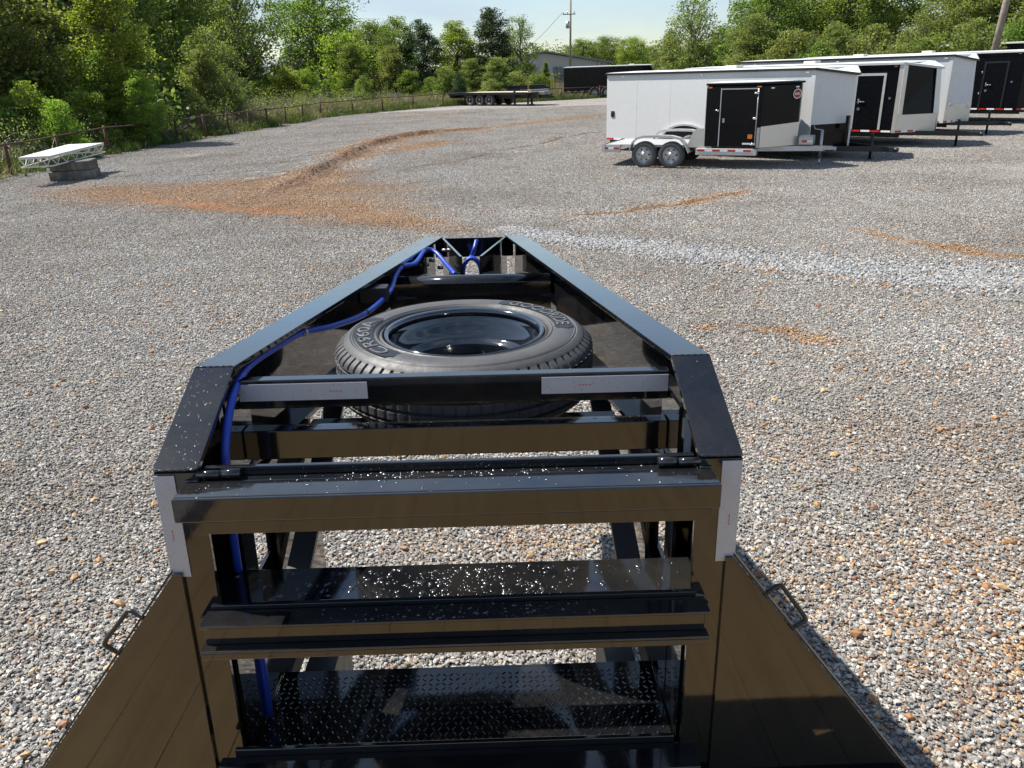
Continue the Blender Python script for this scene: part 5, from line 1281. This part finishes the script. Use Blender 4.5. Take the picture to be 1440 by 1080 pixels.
# tangled low brush between the fence and the woods
for nm_, mt_, n_, sz, lb_ in (("tangled_brush", M['leaf_olive'], 520, .075, "pale green tangled brush growing behind the rusty fence"), ("dry_brush", M['twig'], 360, .13, "brown leafless brush and dry stalks behind the rusty fence")):
    c = []
    for _ in range(n_):
        i_ = random.randrange(1, len(FENCE) - 7); a_, b_ = FENCE[i_], FENCE[i_ + 1]; t_ = random.random(); dv = (b_ - a_) / np.linalg.norm(b_ - a_); nr = np.array([-dv[1], dv[0]]); q_ = a_ + (b_ - a_) * t_ + nr * (1.0 + 6.5 * random.random() ** 1.3); c.append((q_[0], q_[1], random.random() * (1.3 if nm_ == "tangled_brush" else 1.0)))
    c = np.array(c); v, f, r_ = leaves(c, 90, rng.uniform(.22, .5, n_), sz, np.clip(rng.normal(.6, .25, n_), 0, 1), 1.1, needle=(nm_ == "dry_brush")); v[:, 2] = np.abs(v[:, 2])
    tag(link(nm_, np_mesh(nm_, v, f, mt_, {"rnd": r_})), lb_, "brush", kind='stuff')

# ------------------------------------------------------------------ meadow grass
def tuft_patch(n, hmin, hmax, w, half, mt_, nm):
    p = np.stack([rng.uniform(-half, half, n), rng.uniform(-half, half, n), np.zeros(n)], 1); h_ = rng.uniform(hmin, hmax, n); a = rng.uniform(0, 6.28, n)
    s_ = np.stack([np.cos(a), np.sin(a), np.zeros(n)], 1) * w; ln = rng.normal(0, .28, (n, 2)) * h_[:, None]
    tip = p + np.stack([ln[:, 0], ln[:, 1], h_], 1); md = p + np.stack([ln[:, 0] * .3, ln[:, 1] * .3, h_ * .55], 1)
    v = np.stack([p - s_, p + s_, md + s_ * .8, md - s_ * .8, tip], 1).reshape(-1, 3); b_ = (np.arange(n) * 5)[:, None]
    f4 = b_ + np.array([[0, 1, 2, 3]]); f3 = b_ + np.array([[3, 2, 4, 4]]); me = bpy.data.meshes.new(nm)
    me.from_pydata(v.tolist(), [], [tuple(q) for q in f4.tolist()] + [tuple(q[:3]) for q in f3.tolist()])
    r_ = rng.random(n); at = me.attributes.new("rnd", 'FLOAT', 'FACE'); at.data.foreach_set("value", np.concatenate([r_, r_]).astype(np.float32)); me.materials.append(mt_); return me


fl_ = np.array(FENCE)


def fence_dist(P_): return poly_dist(P_[:, 0], P_[:, 1], [q for q in fl_])[0]


gp = rng.uniform([-75, 12], [40, 135], (16000, 2)); gp = gp[in_field(gp)]; fd = fence_dist(gp)
gp = gp[(fd > .4)]; fd = fence_dist(gp); d_ = np.hypot(gp[:, 0], gp[:, 1]); near = d_ < 75
gp = gp[near | (rng.random(len(gp)) < .45)]; n_ = len(gp)
src = [tuft_patch(170, .35, 1.0, .012, .8, M['dry'], "tuft") for _ in range(3)] + [tuft_patch(60, .5, 1.3, .012, .8, M['twig'], "tuft")]
sc_ = rng.uniform(.55, 1.05, n_); fd = fence_dist(gp); sc_ *= np.clip(.45 + fd / 4, .4, 1)
ix_ = np.where(rng.random(n_) < .25, 3, rng.integers(0, 3, n_))
scatter("meadow_grass", np.column_stack([gp, np.full(n_, .03)]), np.column_stack([np.zeros(n_), np.zeros(n_), rng.uniform(0, 6.28, n_)]), np.column_stack([np.full(n_, 1.2), np.full(n_, 1.2), sc_]), ix_, src,
        label="tall dry weeds and grass covering the meadow", cat="grass", kind='stuff')
# green strip along the fence
pp = []
for a, b_ in zip(FENCE[:-1], FENCE[1:]):
    ln = np.linalg.norm(b_ - a); nn_ = int(ln * 14); t_ = rng.random(nn_)[:, None]; nr = np.array([-(b_ - a)[1], (b_ - a)[0]]) / ln; pp.append(a + t_ * (b_ - a) + nr * (rng.normal(1.3, .8, nn_)[:, None]).clip(-.05, 3.6))
pp = np.concatenate(pp); n_ = len(pp)
gs = [tuft_patch(220, .12, .42, .010, .45, M['grass'], "tuft") for _ in range(2)]
scatter("green_grass", np.column_stack([pp, np.full(n_, .01)]), np.column_stack([np.zeros(n_), np.zeros(n_), rng.uniform(0, 6.28, n_)]), np.column_stack([np.ones(n_), np.ones(n_), rng.uniform(.5, 1.3, n_)]), rng.integers(0, 2, n_), gs,
        label="fresh green grass growing along the fence line", cat="grass", kind='stuff')
